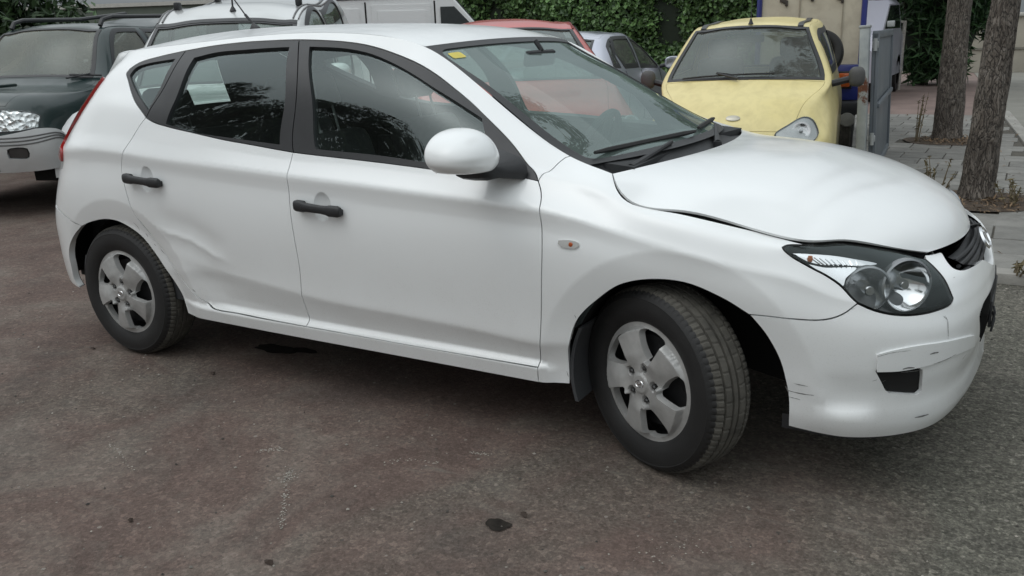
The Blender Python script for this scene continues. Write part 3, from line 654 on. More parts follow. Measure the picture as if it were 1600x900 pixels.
def clumped(n,c,r,k=40,spread=.30):
    """points in an uneven crown: k clumps scattered in an ellipsoid"""
    c=np.array(c);r=np.array(r)
    u=RNG.normal(size=(k,3));u/=np.linalg.norm(u,axis=1)[:,None];u*=RNG.uniform(.25,1,(k,1))**.5
    s=RNG.uniform(.5,1.3,k)*spread
    i=RNG.integers(0,k,n);q=RNG.normal(size=(n,3));q/=np.linalg.norm(q,axis=1)[:,None];q*=RNG.uniform(.2,1,(n,1))**.6
    return c+(u[i]+q*s[i][:,None])*r,u[i]*.5+q
bark=None
def bark_mat():
    m,nt,b=nodes('pine_bark');tc=N(nt,'TexCoord');mp=N(nt,'Mapping');mp.inputs['Scale'].default_value=(1,1,.30)
    nt.links.new(tc.outputs['Object'],mp.inputs[0])
    w1=N(nt,'TexNoise');w1.inputs['Scale'].default_value=14;w1.inputs['Detail'].default_value=4;nt.links.new(mp.outputs[0],w1.inputs[0])
    ad=N(nt,'Mix',data_type='VECTOR');ad.inputs[0].default_value=.10;nt.links.new(mp.outputs[0],ad.inputs[4]);nt.links.new(w1.outputs['Color'],ad.inputs[5])
    n=N(nt,'TexNoise');n.inputs['Scale'].default_value=42;n.inputs['Detail'].default_value=7;n.inputs['Roughness'].default_value=.72;nt.links.new(ad.outputs[1],n.inputs[0])
    v=N(nt,'TexVoronoi',feature='DISTANCE_TO_EDGE');v.inputs['Scale'].default_value=46;nt.links.new(ad.outputs[1],v.inputs[0])
    r=ramp(nt,n.outputs[0],[(.32,(.045,.036,.030)),(.47,(.125,.105,.088)),(.60,(.215,.190,.165)),(.75,(.29,.265,.235))])
    e=ramp(nt,v.outputs[0],[(0,.25),(.10,1.0)]);c=mix(nt,1.0,r.outputs[0],e.outputs[0],'MULTIPLY')
    lg=ramp(nt,tex(nt,3.5,3).outputs[0],[(.3,.8),(.7,1.25)]);c=mix(nt,1.0,c,lg.outputs[0],'MULTIPLY')
    nt.links.new(c,b.inputs['Base Color']);b.inputs['Roughness'].default_value=.95
    b1=bump(nt,b,n.outputs[0],.03,1);bump(nt,b,e.outputs[0],.012,.8,b1);return m
BARK=bark_mat()
def trunk_mesh(pts,rads,n=40,rough=.06,seed=0):
    pts=[Vector(p) for p in pts];V=[];F=[];m=0
    # resample
    P=[];Rr=[]
    for i in range(len(pts)-1):
        k=max(2,int((pts[i+1]-pts[i]).length/.035))
        for j in range(k): P.append(pts[i].lerp(pts[i+1],j/k));Rr.append(rads[i]+(rads[i+1]-rads[i])*j/k)
    P.append(pts[-1]);Rr.append(rads[-1])
    for i,(p,r) in enumerate(zip(P,Rr)):
        for k in range(n):
            t=2*math.pi*k/n;d=Vector((math.cos(t),math.sin(t),0))
            q=Vector((math.cos(t)*3.2+seed,math.sin(t)*3.2,p.z*1.1))
            f=1+rough*noise.noise(q*1.0)*1.2+rough*.9*noise.noise(q*3.3)+rough*.8*abs(noise.noise(Vector((math.cos(t)*9,math.sin(t)*9+seed,p.z*5))))
            V.append(p+d*r*f)
    for i in range(len(P)-1):
        for k in range(n): F.append((i*n+k,i*n+(k+1)%n,(i+1)*n+(k+1)%n,(i+1)*n+k))
    F.append(tuple((len(P)-1)*n+k for k in range(n)))
    return V,F
needle=leaf_mat('pine_needles',(.022,.040,.018),(.060,.090,.038))
def pine(base,lean,r0,h,label,group,crown_r,nl=5000,seed=0,rough=.08):
    t=empty('pine_tree',base,label=label,cat='tree',group=group)
    lx,ly=lean
    pts=[(0,0,-.05),(lx*.25/h,ly*.25/h,.12),(lx*1.5/h,ly*1.5/h,1.6),(lx*.6,ly*.6,h*.6),(lx,ly,h)]
    V,F=trunk_mesh(pts,[r0*1.34,r0*1.14,r0*.86,r0*.74,r0*.40],rough=rough,seed=seed)
    meshobj('trunk',V,F,BARK,t)
    mb=MB();rg=random.Random(seed)
    for k in range(7):
        a=rg.uniform(0,6.28);z0=h*rg.uniform(.62,.95);L=crown_r*rg.uniform(.5,.9);f=z0/h
        pp=[Vector(q) for q in pts];i_=max(k2 for k2 in range(len(pp)-1) if pp[k2].z<=z0);p=pp[i_].lerp(pp[i_+1],(z0-pp[i_].z)/(pp[i_+1].z-pp[i_].z));q=p+Vector((math.cos(a)*L,math.sin(a)*L,L*.35));mb.tube([p,p.lerp(q,.5)+Vector((0,0,.1)),q],[r0*.3,r0*.2,r0*.06],7)
    mb.tube([Vector(pts[3]),Vector(pts[4])],[r0*.5,r0*.3],7);mb.obj('limbs',BARK,t)
    P,Nn=clumped(nl,(lx*1.05,ly*1.05,h+crown_r*.25),(crown_r,crown_r,crown_r*.62),55,.26)
    V,F=leaves(P,.20,.075,Nn,.7,.3);meshobj('crown',V,F,needle,t,smooth=False)
    return t
pine((.09,8.02,PZ),(-.1,.5),.134,12.5,'straight brown pine trunk in the paving nearest the grey gate, further from the white car','pine trees in the pavement',2.3,seed=3)
pine((.60,4.22,PZ),(.50,.5),.105,11.2,'leaning rough pine trunk in the paving close to the nose of the white car','pine trees in the pavement',2.2,seed=11,rough=.10)
# trees on the near side of the yard, mirrored in the door windows
pine((-11.0,-10.6,0),(.3,.2),.22,6.6,'round-crowned pine standing on the near side of the yard, reflected in the front door window','pine trees on the near side of the yard',2.9,15000,21)
pine((-11.6,-5.8,0),(.2,.3),.22,5.9,'spreading pine standing on the near side of the yard, reflected in the rear door window','pine trees on the near side of the yard',2.5,13000,22)
pine((-5.6,-17.5,0),(.2,.2),.25,8.4,'tall pine further along the near side of the yard behind the photographer','pine trees on the near side of the yard',3.1,8000,23)
pine((3.4,-15,0),(.2,.2),.25,7.6,'broad pine behind the photographer to the right','pine trees on the near side of the yard',3.0,7000,24)
# earth pits with litter
for k,(x,y,r) in enumerate(PITS):
    V=[(0,0,PZ+.03)];F=[];n=26
    for i in range(n):
        t=2*math.pi*i/n;V.append(((r+.16)*math.cos(t)*(1+.1*math.sin(3*t+k)),(r+.16)*math.sin(t)*(1+.1*math.cos(2*t)),PZ+.004))
    F=[(0,1+i,1+(i+1)%n) for i in range(n)]
    V=[(a+x,b+y,c) for a,b,c in V]
    meshobj('earth_pit',V,F,plain('brown_earth',(.10,.075,.055),.95,var=.4,scale=14,bmp=.01),kind='structure')
def litter():
    P=[]
    for x,y,r in PITS:
        n=420;a=RNG.uniform(0,6.28,n);d=r*1.5*RNG.uniform(0,1,n)**.7;P.append(np.stack([x+d*np.cos(a)+.12,y+d*np.sin(a)-.12,np.full(n,PZ+.03)+RNG.uniform(0,.02,n)],1))
    n=260;P.append(np.stack([RNG.uniform(X0,X1,n),RNG.uniform(Y0,Y1,n),np.full(n,PZ+.008)],1))
    P=np.concatenate(P);V,F=leaves(P,.05,.012,np.tile([0,0,1.],(len(P),1)),.35)
    m=leaf_mat('dry_litter',(.07,.045,.028),(.20,.135,.08),.8);meshobj('leaf_litter',V,F,m,smooth=False,kind='stuff')
litter()
# dry weeds at the trunks
def weed(x,y,h,n,label,seed):
    rg=random.Random(seed);e=empty('weed',(x,y,PZ),label=label,cat='weed',group='dry weeds at the tree trunks')
    mb=MB();P=[]
    for k in range(n):
        a=rg.uniform(0,6.28);s=rg.uniform(.02,.09);q=Vector((math.cos(a)*s*1.6,math.sin(a)*s*1.6,h*rg.uniform(.6,1)));p0=Vector((math.cos(a)*s*.5,math.sin(a)*s*.5,0))
        mb.tube([p0,p0.lerp(q,.5)+Vector((0,0,.02)),q],[.006,.005,.002],5)
        for j in range(9): P.append(p0.lerp(q,rg.uniform(.3,1)))
    mb.obj('stem',plain('dry_stem',(.16,.13,.085),.9),e)
    V,F=leaves(np.array([tuple(p) for p in P]),.06,.014);meshobj('foliage',V,F,leaf_mat('weed_leaf',(.07,.065,.03),(.17,.14,.075),.8),e,smooth=False)
weed(-.22,7.85,.62,6,'thin dry weed left of the further pine trunk',1)
weed(.33,4.15,.38,6,'tuft of dry weed left of the leaning pine trunk',2)
weed(.86,4.02,.20,7,'low dry weed at the right foot of the leaning pine trunk',3)
weed(.93,2.0,.09,5,'tiny green-brown weed growing at the pavement edge',4)
# ivy hedge across the back
ivy=leaf_mat('ivy_leaves',(.024,.052,.017),(.090,.165,.052),.38)
hd=empty('hedge',(-6.2,13,0),label='tall dense dark green ivy hedge across the back of the yard behind the cars',cat='hedge')
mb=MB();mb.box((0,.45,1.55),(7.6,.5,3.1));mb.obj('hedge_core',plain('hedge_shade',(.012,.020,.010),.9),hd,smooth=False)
n=30000;x=RNG.uniform(-3.9,3.9,n);z=RNG.uniform(0,3.3,n)
dep=np.array([.10*math.sin(a*1.7+b*2)+.16*noise.noise(Vector((a*.8,b*.9,2)))+.10*noise.noise(Vector((a*2.6,b*2.9,7))) for a,b in zip(x,z)])
y=-dep*1.6-RNG.uniform(-.14,.06,n)
V,F=leaves(np.stack([x,y,z],1),.095,.080,np.tile([0,-1.,.35],(n,1)),.75,.4);meshobj('ivy_foliage',V,F,ivy,hd,smooth=False)
# trees behind the hedge (seen in the windscreen)
def broad(base,h,r,label,group,n=7000,mat=ivy,seed=1,L=.16):
    t=empty('broadleaf_tree',base,label=label,cat='tree',group=group)
    V,F=trunk_mesh([(0,0,-.05),(0.05,0,h*.3),(.1,.05,h*.62)],[.22,.17,.10],16,.06,seed);meshobj('trunk',V,F,BARK,t)
    mb=MB();rg=random.Random(seed)
    for k in range(6):
        a=rg.uniform(0,6.28);p=Vector((.07,.02,h*rg.uniform(.35,.6)));q=p+Vector((math.cos(a)*r*.7,math.sin(a)*r*.7,r*.5));mb.tube([p,p.lerp(q,.5),q],[.08,.05,.02],6)
    mb.obj('limbs',BARK,t)
    P,Nn=clumped(n,(0,0,h-r*.8),(r,r,r*.9),60,.28);V,F=leaves(P,L,L*.6,Nn,.8);meshobj('crown',V,F,mat,t,smooth=False)
for k,(x,y,h,r,l) in enumerate([(-3.2,16.5,5.4,2.0,'leafy tree rising behind the left of the ivy hedge, mirrored in the windscreen'),(-7.2,16,5.0,2.0,'leafy tree behind the ivy hedge towards the vans'),(-.6,17.5,5.6,2.0,'leafy tree behind the right end of the ivy hedge')]):
    broad((x,y,0),h,r,l,'trees behind the ivy hedge',seed=30+k)
# oleander behind the gate
ol=empty('oleander_bush',(-1.15,19.2,0),label='tall dark green oleander bush with long narrow leaves beside the pipe frame',cat='bush')
olm=leaf_mat('oleander_leaves',(.016,.042,.018),(.060,.125,.048),.4)
P,Nn=clumped(13000,(.0,0,1.75),(1.22,1.0,1.75),100,.26);P=P[P[:,2]>.05]
V,F=leaves(P,.34,.06,Nn[:len(P)],.9);meshobj('foliage',V,F,olm,ol,smooth=False)
mb=MB();rg=random.Random(9)
for k in range(14):
    a=rg.uniform(0,6.28);mb.tube([(math.cos(a)*.3,math.sin(a)*.2,0),(math.cos(a)*.8,math.sin(a)*.5,1.4),(math.cos(a)*1.2,math.sin(a)*.7,2.8)],[.04,.03,.01],6)
mb.obj('stems',BARK,ol)
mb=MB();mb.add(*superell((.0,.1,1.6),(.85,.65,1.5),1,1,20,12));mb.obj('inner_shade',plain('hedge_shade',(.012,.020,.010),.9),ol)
# top-left shrubbery
lb=empty('bush',(-12.8,3.4,0),label='dark evergreen bush at the far left behind the dark green off-roader',cat='bush')
P,Nn=clumped(20000,(0,0,1.5),(2.6,2.0,2.2),120,.26);V,F=leaves(P,.16,.07,Nn,.8);meshobj('foliage',V,F,leaf_mat('dark_evergreen',(.014,.030,.012),(.045,.085,.03),.5),lb,smooth=False)
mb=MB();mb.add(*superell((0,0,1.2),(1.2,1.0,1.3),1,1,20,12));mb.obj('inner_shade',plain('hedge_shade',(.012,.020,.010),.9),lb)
# low wall with railing behind the left cars
wl2=empty('garden_wall',(-15.5,10.5,0),rz=R_(28),label='grey-green garden wall with a pale coping behind the left cars',cat='wall')
mb=MB();mb.box((0,0,1.15),(14,.25,2.3));mb.obj('wall_panel',plain('grey_block',(.13,.15,.125),.9,scale=2),wl2,smooth=False)
mb=MB();mb.box((0,0,2.34),(14,.36,.08));mb.obj('coping',plain('pale_coping',(.50,.49,.45),.8),wl2,smooth=False)
# pipe frame beside the oleander
pf=empty('pipe_frame',(-1.62,17.4,0),label='rusty white steel pipe frame standing in front of the oleander bush',cat='frame')
pipe=plain('chipped_white_pipe',(.42,.40,.36),.6,.2,var=.4,scale=20)
for nm,pts,r in (('post',[(0,0,0),(.02,0,1.42)],.035),('rail',[(0,0,1.40),(-.85,.05,1.40)],.025),('rail',[(0,0,.48),(-.85,.05,.50)],.025),('post',[(-.85,.05,0),(-.85,.05,1.42)],.035)):
    q=MB();q.tube(pts,r,8);q.obj(nm,pipe,pf)
# ---- debris on the yard
def scrap(x,y,s,label,seed,col_=(.035,.022,.015)):
    rg=random.Random(seed);V=[];n=9
    for i in range(n):
        t=2*math.pi*i/n;r=s*rg.uniform(.4,1);V.append((r*math.cos(t),r*.6*math.sin(t),rg.uniform(.001,.012)))
    V.append((0,0,.014));F=[(n,i,(i+1)%n) for i in range(n)]
    o=meshobj('dead_leaf',[(a+x,b+y,c) for a,b,c in V],F,plain('dead_leaf',col_,.8),smooth=False);o['label']=label;o['category']='leaf';o['group']='dead leaves on the asphalt';return o
for k,(px,py,s,l) in enumerate([(818,806,.022,'small crumpled dark leaf on the asphalt in front, right of the oil stain'),(422,881,.022,'small dark leaf on the red asphalt at the lower edge of the picture'),(204,815,.018,'tiny dark twig-like leaf on the red asphalt at lower left'),(333,585,.022,'small dark leaf on the red asphalt just behind the rear wheel shadow'),(146,546,.018,'tiny dark leaf left of the rear wheel')]):
    p=at_z(px,py);scrap(p[0],p[1],s,l,40+k)
def stain(px,py,rx,ry,seed,name='oil_stain',c=(.030,.026,.022),kind='structure',z=.004):
    p=at_z(px,py);V=[(p[0],p[1],z)];n=28
    for i in range(n):
        t=2*math.pi*i/n;f=1+.35*noise.noise(Vector((math.cos(t)*1.6+seed,math.sin(t)*1.6,seed)));V.append((p[0]+rx*f*math.cos(t),p[1]+ry*f*math.sin(t),z))
    return meshobj(name,V,[(0,1+i,1+(i+1)%n) for i in range(n)],plain(name,tuple(x*.8 for x in c),.95,var=.5,scale=30,spec=.15),smooth=False,kind=kind)
stain(778,821,.042,.030,3);stain(430,546,.12,.05,8);stain(478,549,.07,.03,9)
def scratch(pts,wid,n,seed,c=(.34,.32,.28)):
    """chalky scrape: a broken line of crushed specks"""
    rg=random.Random(seed);W=[at_z(*p) for p in pts];V=[];F=[]
    for k in range(n):
        t=rg.random()*(len(W)-1);i=min(int(t),len(W)-2);p=W[i]+(W[i+1]-W[i])*(t-i)
        x,y=p[0]+rg.gauss(0,wid),p[1]+rg.gauss(0,wid);r=rg.uniform(.0015,.005);a=rg.uniform(0,6.28);b=len(V)
        V+=[(x+r*math.cos(a+q*2.1)*rg.uniform(.6,1.3),y+r*math.sin(a+q*2.1)*rg.uniform(.6,1.3),.003) for q in range(3)];F.append((b,b+1,b+2))
    meshobj('pale_scratch',V,F,plain('crushed_stone_dust',c,.9),smooth=False,kind='structure')
scratch([(168,690),(188,710),(208,738)],.004,45,1);scratch([(452,735),(448,755),(444,790),(441,826)],.006,95,2);scratch([(455,738),(446,752)],.02,60,6)
scratch([(600,722),(640,719),(690,727)],.008,35,3);scratch([(735,708),(765,711)],.006,40,4);scratch([(405,705),(440,703)],.012,40,5);scratch([(1010,880),(1060,850),(1090,858)],.035,45,7)
def grit():
    """loose stones and crumbs lying on the yard"""
    n=5200;u=RNG.random(n);x=RNG.uniform(-4.2,2.6,n);y=RNG.uniform(-2.9,1.9,n)
    k=900;x[:k]=RNG.uniform(.6,2.6,k);y[:k]=2.04-abs(RNG.normal(0,.22,k))
    m=~((x>-3.3)&(x<.8)&(abs(y)<.8));x,y=x[m],y[m];n=len(x)
    r=.0016+.0055*RNG.random(n)**3.2
    B=np.array([[1,0,0],[0,1,0],[-1,0,0],[0,-1,0],[0,0,.8],[0,0,-.5]],float)
    V=(B[None]*r[:,None,None]*RNG.uniform(.6,1.3,(n,6,1))).reshape(-1,3)
    a=RNG.uniform(0,6.28,n);ca,sa=np.repeat(np.cos(a),6),np.repeat(np.sin(a),6);V=np.stack([V[:,0]*ca-V[:,1]*sa,V[:,0]*sa+V[:,1]*ca,V[:,2]],1)
    V+=np.repeat(np.stack([x,y,r*.4],1),6,axis=0)
    T=np.array([[0,1,4],[1,2,4],[2,3,4],[3,0,4],[1,0,5],[2,1,5],[3,2,5],[0,3,5]]);F=(T[None]+np.arange(n)[:,None,None]*6).reshape(-1,3)
    meshobj('loose_grit',V,F,leaf_mat('grit_stone',(.035,.032,.03),(.26,.24,.21),.9),smooth=False,kind='stuff')
grit()
# ---------------------------------------------------------------- the white hatchback
UM,VM=SIDE.us[-1],SIDE.vs[-1]
def sstep(a,b,x):
    t=np.clip((x-a)/(b-a),0,1);return t*t*(3-2*t)
def side_disp(p):
    x,y,z=p[:,0],p[:,1],p[:,2];d=np.zeros(len(p))
    for cx,cz,R in ((.022,.300,.360),(-2.603,.300,.355)):
        r=np.hypot(x-cx,z-cz)
        m=np.clip((.452-r)/.085,0,1.1)
        fade=sstep(.16,.34,z)*np.where(abs(y)>.6,1,0)
        d-=.017*m*fade
    # crumpled rear door: a creased gutter and a shallow hollow below it
    ax,az,bx,bz=-2.33,.665,-1.90,.545
    L=math.hypot(bx-ax,bz-az);tx,tz=(bx-ax)/L,(bz-az)/L
    s=((x-ax)*tx+(z-az)*tz)/L;q=-(x-ax)*tz+(z-az)*tx
    wob=.007*np.sin(s*9)+.002*np.sin(s*31+1);q=q+wob
    win=sstep(-.05,.25,s)*sstep(1.12,.75,s)*(y<0)
    d+=win*(-.0062*np.exp(-((q-.05)/.050)**2)+.0030*np.exp(-((q+.004)/.014)**2)-.003*np.exp(-((q+.05)/.035)**2))
    d-=.009*np.exp(-((x+2.02)/.13)**2-((z-.44)/.055)**2)*(y<0)
    d-=.006*np.exp(-((x+2.12)/.20)**2-((z-.60)/.16)**2)*(y<0)
    # sill shoulder, lower door tuck, waist crease
    on=sstep(-2.30,-2.12,x)*sstep(-.36,-.44,x)*(abs(y)>.6)
    zs=.322-.004*(x+1.3)*0
    d+=.015*on*sstep(zs-.002,zs-.022,z)
    zc=np.interp(x,[-2.3,-1.99,-1.31,-.73,-.54,-.40],[.52,.492,.423,.411,.396,.385])
    d-=.13*np.clip(zc-z,0,.12)*on*sstep(-2.2,-1.95,x)*sstep(zs-.012,zs,z)
    zu=np.interp(x,[-3.04,-2.45,-1.5,-.41,0.],[.985,.964,.908,.848,.80])
    d+=.0060*np.clip(1-abs(z-zu)/.06,0,1)*sstep(.05,-.5,x)*sstep(-3.02,-2.85,x)*(abs(y)>.6)
    # finger cups behind the door handles
    for hx,hz in HANDLE:
        r=np.hypot((x-hx)/.042,(z-hz)/.053);d-=.0155*np.clip(1-r**2,0,1)**.8
    # bumper: lower lip stands proud, scooped band above it
    f=sstep(.42,.55,x)
    zl=.285+.02*sstep(.8,.5,x)
    d+=f*(.012*sstep(zl+.012,zl-.008,z)-.012*np.exp(-((z-zl-.06)/.045)**2))
    return d
HANDLE=[(-1.345,.802),(-2.335,.857)]
SIDE.disp=side_disp
def crv(n):
    r=n.startswith('-');c=np.array(CV[n.lstrip('-')])
    if r: c=c[::-1]
    return smooth_curve(c,.014,np.array([1,1.]))
def tline(a,b,v=None):
    n=max(2,int(abs(b-a)/.014));u=np.linspace(a,b,n);return np.stack([u,np.full(n,VM if v is None else v)],1)
def loop(*it):
    out=[]
    for i in it:
        if isinstance(i,str): out.append(crv(i))
        elif isinstance(i,tuple) and isinstance(i[0],str): out.append(tline(*i[1:]))
        elif isinstance(i,list): out.append(smooth_curve(np.array(i),.014,np.array([1,1.])))
        else: out.append(np.array([i],float))
    # straight fill between pieces
    L=[out[0]]
    for o in out[1:]:
        a,b=L[-1][-1],o[0];n=int(np.linalg.norm(b-a)/.014)
        if n>1: L.append(a+(b-a)*(np.arange(1,n)/n)[:,None])
        L.append(o)
    a,b=L[-1][-1],L[0][0];n=int(np.linalg.norm(b-a)/.014)
    if n>1: L.append(a+(b-a)*(np.arange(1,n)/n)[:,None])
    return np.concatenate(L)
white=paint('white_car_paint',(.80,.82,.82),(.45,.43,.38),.07,1.0,.35)
def road_film(m):
    """road dirt thrown up along the lower body: fine spatter and a thin film"""
    nt=m.node_tree;b=nt.nodes['Principled BSDF'];old=b.inputs['Base Color'].links[0].from_socket
    tc=N(nt,'TexCoord');sp=N(nt,'SeparateXYZ');nt.links.new(tc.outputs['Object'],sp.inputs[0])
    mr=N(nt,'MapRange');mr.inputs[1].default_value=.75;mr.inputs[2].default_value=.22;mr.inputs[3].default_value=0;mr.inputs[4].default_value=1;nt.links.new(sp.outputs[2],mr.inputs[0])
    n=tex(nt,220,3,.7);g=ramp(nt,n.outputs[0],[(.58,0.0),(.70,1.0)]);big=ramp(nt,tex(nt,4,6,.7,.5).outputs[0],[(.35,.15),(.7,1.0)])
    a=N(nt,'Math',operation='MULTIPLY');nt.links.new(mr.outputs[0],a.inputs[0]);nt.links.new(g.outputs[0],a.inputs[1])
    c1=N(nt,'Math',operation='MULTIPLY');nt.links.new(a.outputs[0],c1.inputs[0]);nt.links.new(big.outputs[0],c1.inputs[1])
    f=N(nt,'Math',operation='MULTIPLY');f.inputs[1].default_value=.45;nt.links.new(c1.outputs[0],f.inputs[0])
    c=mix(nt,f.outputs[0],old,(.22,.20,.17))
    film=N(nt,'Math',operation='MULTIPLY');nt.links.new(mr.outputs[0],film.inputs[0]);nt.links.new(big.outputs[0],film.inputs[1])
    f2=N(nt,'Math',operation='MULTIPLY');f2.inputs[1].default_value=.16;nt.links.new(film.outputs[0],f2.inputs[0])
    c=mix(nt,f2.outputs[0],c,(.40,.37,.32));nt.links.new(c,b.inputs['Base Color'])
road_film(white);white.node_tree.nodes['Principled BSDF'].inputs['Coat Roughness'].default_value=.15
trim=plain('black_satin_trim',(.022,.023,.025),.42,var=.2)
rubber=plain('black_rubber',(.016,.016,.016),.7,var=.3)
blackp=plain('black_plastic',(.020,.021,.023),.5,var=.25,bmp=.0006)
cavity=plain('dark_cavity',(.008,.008,.008),.9)
cloth=plain('grey_seat_cloth',(.055,.058,.06),.9,var=.25,scale=30,bmp=.001)
lining=plain('dark_cabin_lining',(.030,.032,.034),.85,var=.2)
side_glass=glass('tinted_side_glass',(.75,.83,.80),1.75,.02,(.25,.27,.26))
screen_glass=glass('windscreen_glass',(.66,.78,.73),1.8,.22,(.34,.42,.39),scale=2.5)  # hazy look of the screen painted in as a green-grey diffuse film
clear=glass('clear_lens',(.95,.96,.96),1.45,.03)
chrome=plain('chrome_reflector',(.82,.83,.84),.10,1.0,var=.05)
redlens=plain('red_lamp_lens',(.33,.012,.010),.15,coat=1,var=.15)
amber=plain('amber_bulb',(.42,.12,.03),.3)

car=empty('hatchback_car',(-1.3,0,0),label='white five-door hatchback with dented rear door and front wheels turned, in the foreground',cat='car')
ORG=Matrix.Translation((1.3,0,0))
def own(o,parent=None):
    """keep world coordinates when parenting to the car"""
    o.parent=parent or car
    if parent is None or parent is car: o.matrix_parent_inverse=ORG
    else: o.matrix_parent_inverse=Matrix.Identity(4)
    return o
def cp(name,patch,loops,mat,parent=None,far=True,inner=True,**k):
    lab=k.pop('label',None)
    o=own(panel(name,patch,loops,mat,**k),parent)
    if lab: o['label']=lab
    if far:
        m=own(panel(name,patch,loops,mat,mirror=True,**k),None if parent is None else FAR.get(parent.name,parent))
        FAR[o.name]=m
    if inner:
        kk=dict(k);kk.update(extra=None,gap=0,lip=0,off=k.get('off',0)-.030,h=.05,dense=())
        i=own(panel('inner_panel',patch,loops,inner if not isinstance(inner,bool) else cavity,flip=False,**kk),o)
        if far: own(panel('inner_panel',patch,loops,inner if not isinstance(inner,bool) else cavity,mirror=True,**kk),m)
    return o
FAR={}
dense=[]
def uv_of(x,z,n=4):
    g=np.stack(np.meshgrid(np.linspace(0,UM,140),np.linspace(0,VM,60),indexing='ij'),-1).reshape(-1,2)
    P=SIDE.raw(g);uv=g[np.argmin((P[:,0]-x)**2+(P[:,2]-z)**2)].copy()
    for _ in range(8):
        e=1e-4;f=SIDE.raw(np.array([uv,uv+[e,0],uv+[0,e]]))[:,[0,2]]
        J=np.stack([(f[1]-f[0])/e,(f[2]-f[0])/e],1);uv+=np.clip(np.linalg.solve(J,np.array([x,z])-f[0]),-.1,.1)
    return uv
HU=[uv_of(*h) for h in HANDLE]
def ring_pts(cx,cz,R,a0,a1):
    out=[];uv=None
    for a in np.arange(a0,a1,R_(1.7)):
        x,z=cx+R*math.cos(a),cz+R*math.sin(a)
        if uv is None: uv=uv_of(x,z)
        for _ in range(5):
            e=1e-4;f=SIDE.raw(np.array([uv,uv+[e,0],uv+[0,e]]))[:,[0,2]];J=np.stack([(f[1]-f[0])/e,(f[2]-f[0])/e],1)
            uv=uv+np.clip(np.linalg.lstsq(J,np.array([x,z])-f[0],rcond=None)[0],-.05,.05)
        out.append(uv.copy())
    return np.array(out)
ARC_F=np.concatenate([ring_pts(.022,.30,R,R_(0),R_(181)) for R in (.460,.452,.443)])
ARC_R=np.concatenate([ring_pts(-2.603,.30,R,R_(0),R_(181)) for R in (.460,.452,.443)])
CREASE=[]
for dz in (.009,0,-.009):
    uv=uv_of(-2.85,.98)
    for x in np.arange(-2.85,-.1,.02):
        z=np.interp(x,[-3.04,-2.45,-1.5,-.41,0.],[.985,.964,.908,.848,.80])+dz
        for _ in range(4):
            e=1e-4;f=SIDE.raw(np.array([uv,uv+[e,0],uv+[0,e]]))[:,[0,2]];J=np.stack([(f[1]-f[0])/e,(f[2]-f[0])/e],1);uv=uv+np.clip(np.linalg.lstsq(J,np.array([x,z])-f[0],rcond=None)[0],-.05,.05)
        CREASE.append(uv.copy())
for dz in (.008,0,-.008):
    uv=uv_of(-2.1,.50)
    for x in np.arange(-2.1,-.42,.02):
        z=np.interp(x,[-2.3,-1.99,-1.31,-.73,-.54,-.40],[.52,.492,.423,.411,.396,.385])+dz
        for _ in range(4):
            e=1e-4;f=SIDE.raw(np.array([uv,uv+[e,0],uv+[0,e]]))[:,[0,2]];J=np.stack([(f[1]-f[0])/e,(f[2]-f[0])/e],1);uv=uv+np.clip(np.linalg.lstsq(J,np.array([x,z])-f[0],rcond=None)[0],-.05,.05)
        CREASE.append(uv.copy())
CREASE=np.array(CREASE)
fd=cp('front_door',SIDE,[loop('belt_f','cutF','-sill_f','-cutB')],white,h=.015,extra=CREASE,dense=[(HU[0][0],HU[0][1],.064,.0052)])
rd=cp('rear_door',SIDE,[loop('belt_r','cutB','-sill_r','-cutR')],white,h=.015,extra=CREASE,dense=[(HU[1][0],HU[1][1],.064,.0052),(uv_of(-2.12,.6)[0],uv_of(-2.12,.6)[1],.20,.012)],label='dented white rear door')
fender=cp('front_fender',SIDE,[loop('cutF','fend_b',(3.604,0.),'archF1','seamB','lampL','lampT','-gapH',(3.81,VM),('T',3.805,3.632),'-seamA')],white,h=.015,extra=np.concatenate([ARC_F,CREASE]),lip=.028)
side=cp('body_side',SIDE,[loop('seamA',('T',3.632,1.02),(1.09,1.10),'tail',(1.03,.60),(.84,.58),(.80,.47),'-seamR','archR1'if False else '-archR1' if False else (CV['seamR'][0][0],CV['seamR'][0][1]),
     [*[tuple(p) for p in CV['archR1'][::-1]]],('T',CV['archR1'][0][0],3.604,0.),'-fend_b','-sill_f','-sill_r','-cutR','-trim_q2','-trim_q1','trim_r','trim_f')],white,h=.016,extra=np.concatenate([ARC_R,CREASE]),lip=.028)
FOG=loop([(4.0,4.0)]) if False else None
CV['fog']=[tuple(p) for p in dedupe(np.concatenate([np.array(CV['fog'][a])+(np.array(CV['fog'][b])-np.array(CV['fog'][a]))*np.linspace(0,1,5)[:,None] for a,b in ((0,2),(3,5),(6,9),(10,0))]))]
bump_f=cp('front_bumper',SIDE,[loop('seamB','-lampB','-lampF',('T',4.885,5.00),'gril',(UM,.64),(UM,.50),[tuple(p) for p in CV['intake'][:4]],(5.42,.20),(UM,.17),(UM,0.),('T',UM,CV['archF2'][-1][0],0.),'-archF2'),crv('fog')],white,far=False,both=True,lip=.028,h=.018,extra=ARC_F,label='scratched white front bumper')
cp('rear_bumper',SIDE,[loop('seamR',(.80,.455),(.6,.47),(0,.47),(0,0),('T',0,CV['archR2'][-1][0],0.),'-archR2')],white,far=False,both=True,lip=.028)
tl=np.array(CV['tail'])
lampT_L=[(1.04,.62),(.90,.66),(.93,.80),(1.0,.95),(1.06,1.03)]
cp('tail_lamp',SIDE,[loop([tuple(p) for p in tl],(1.04,.62),lampT_L[1:])],redlens,off=.012,lip=.03)
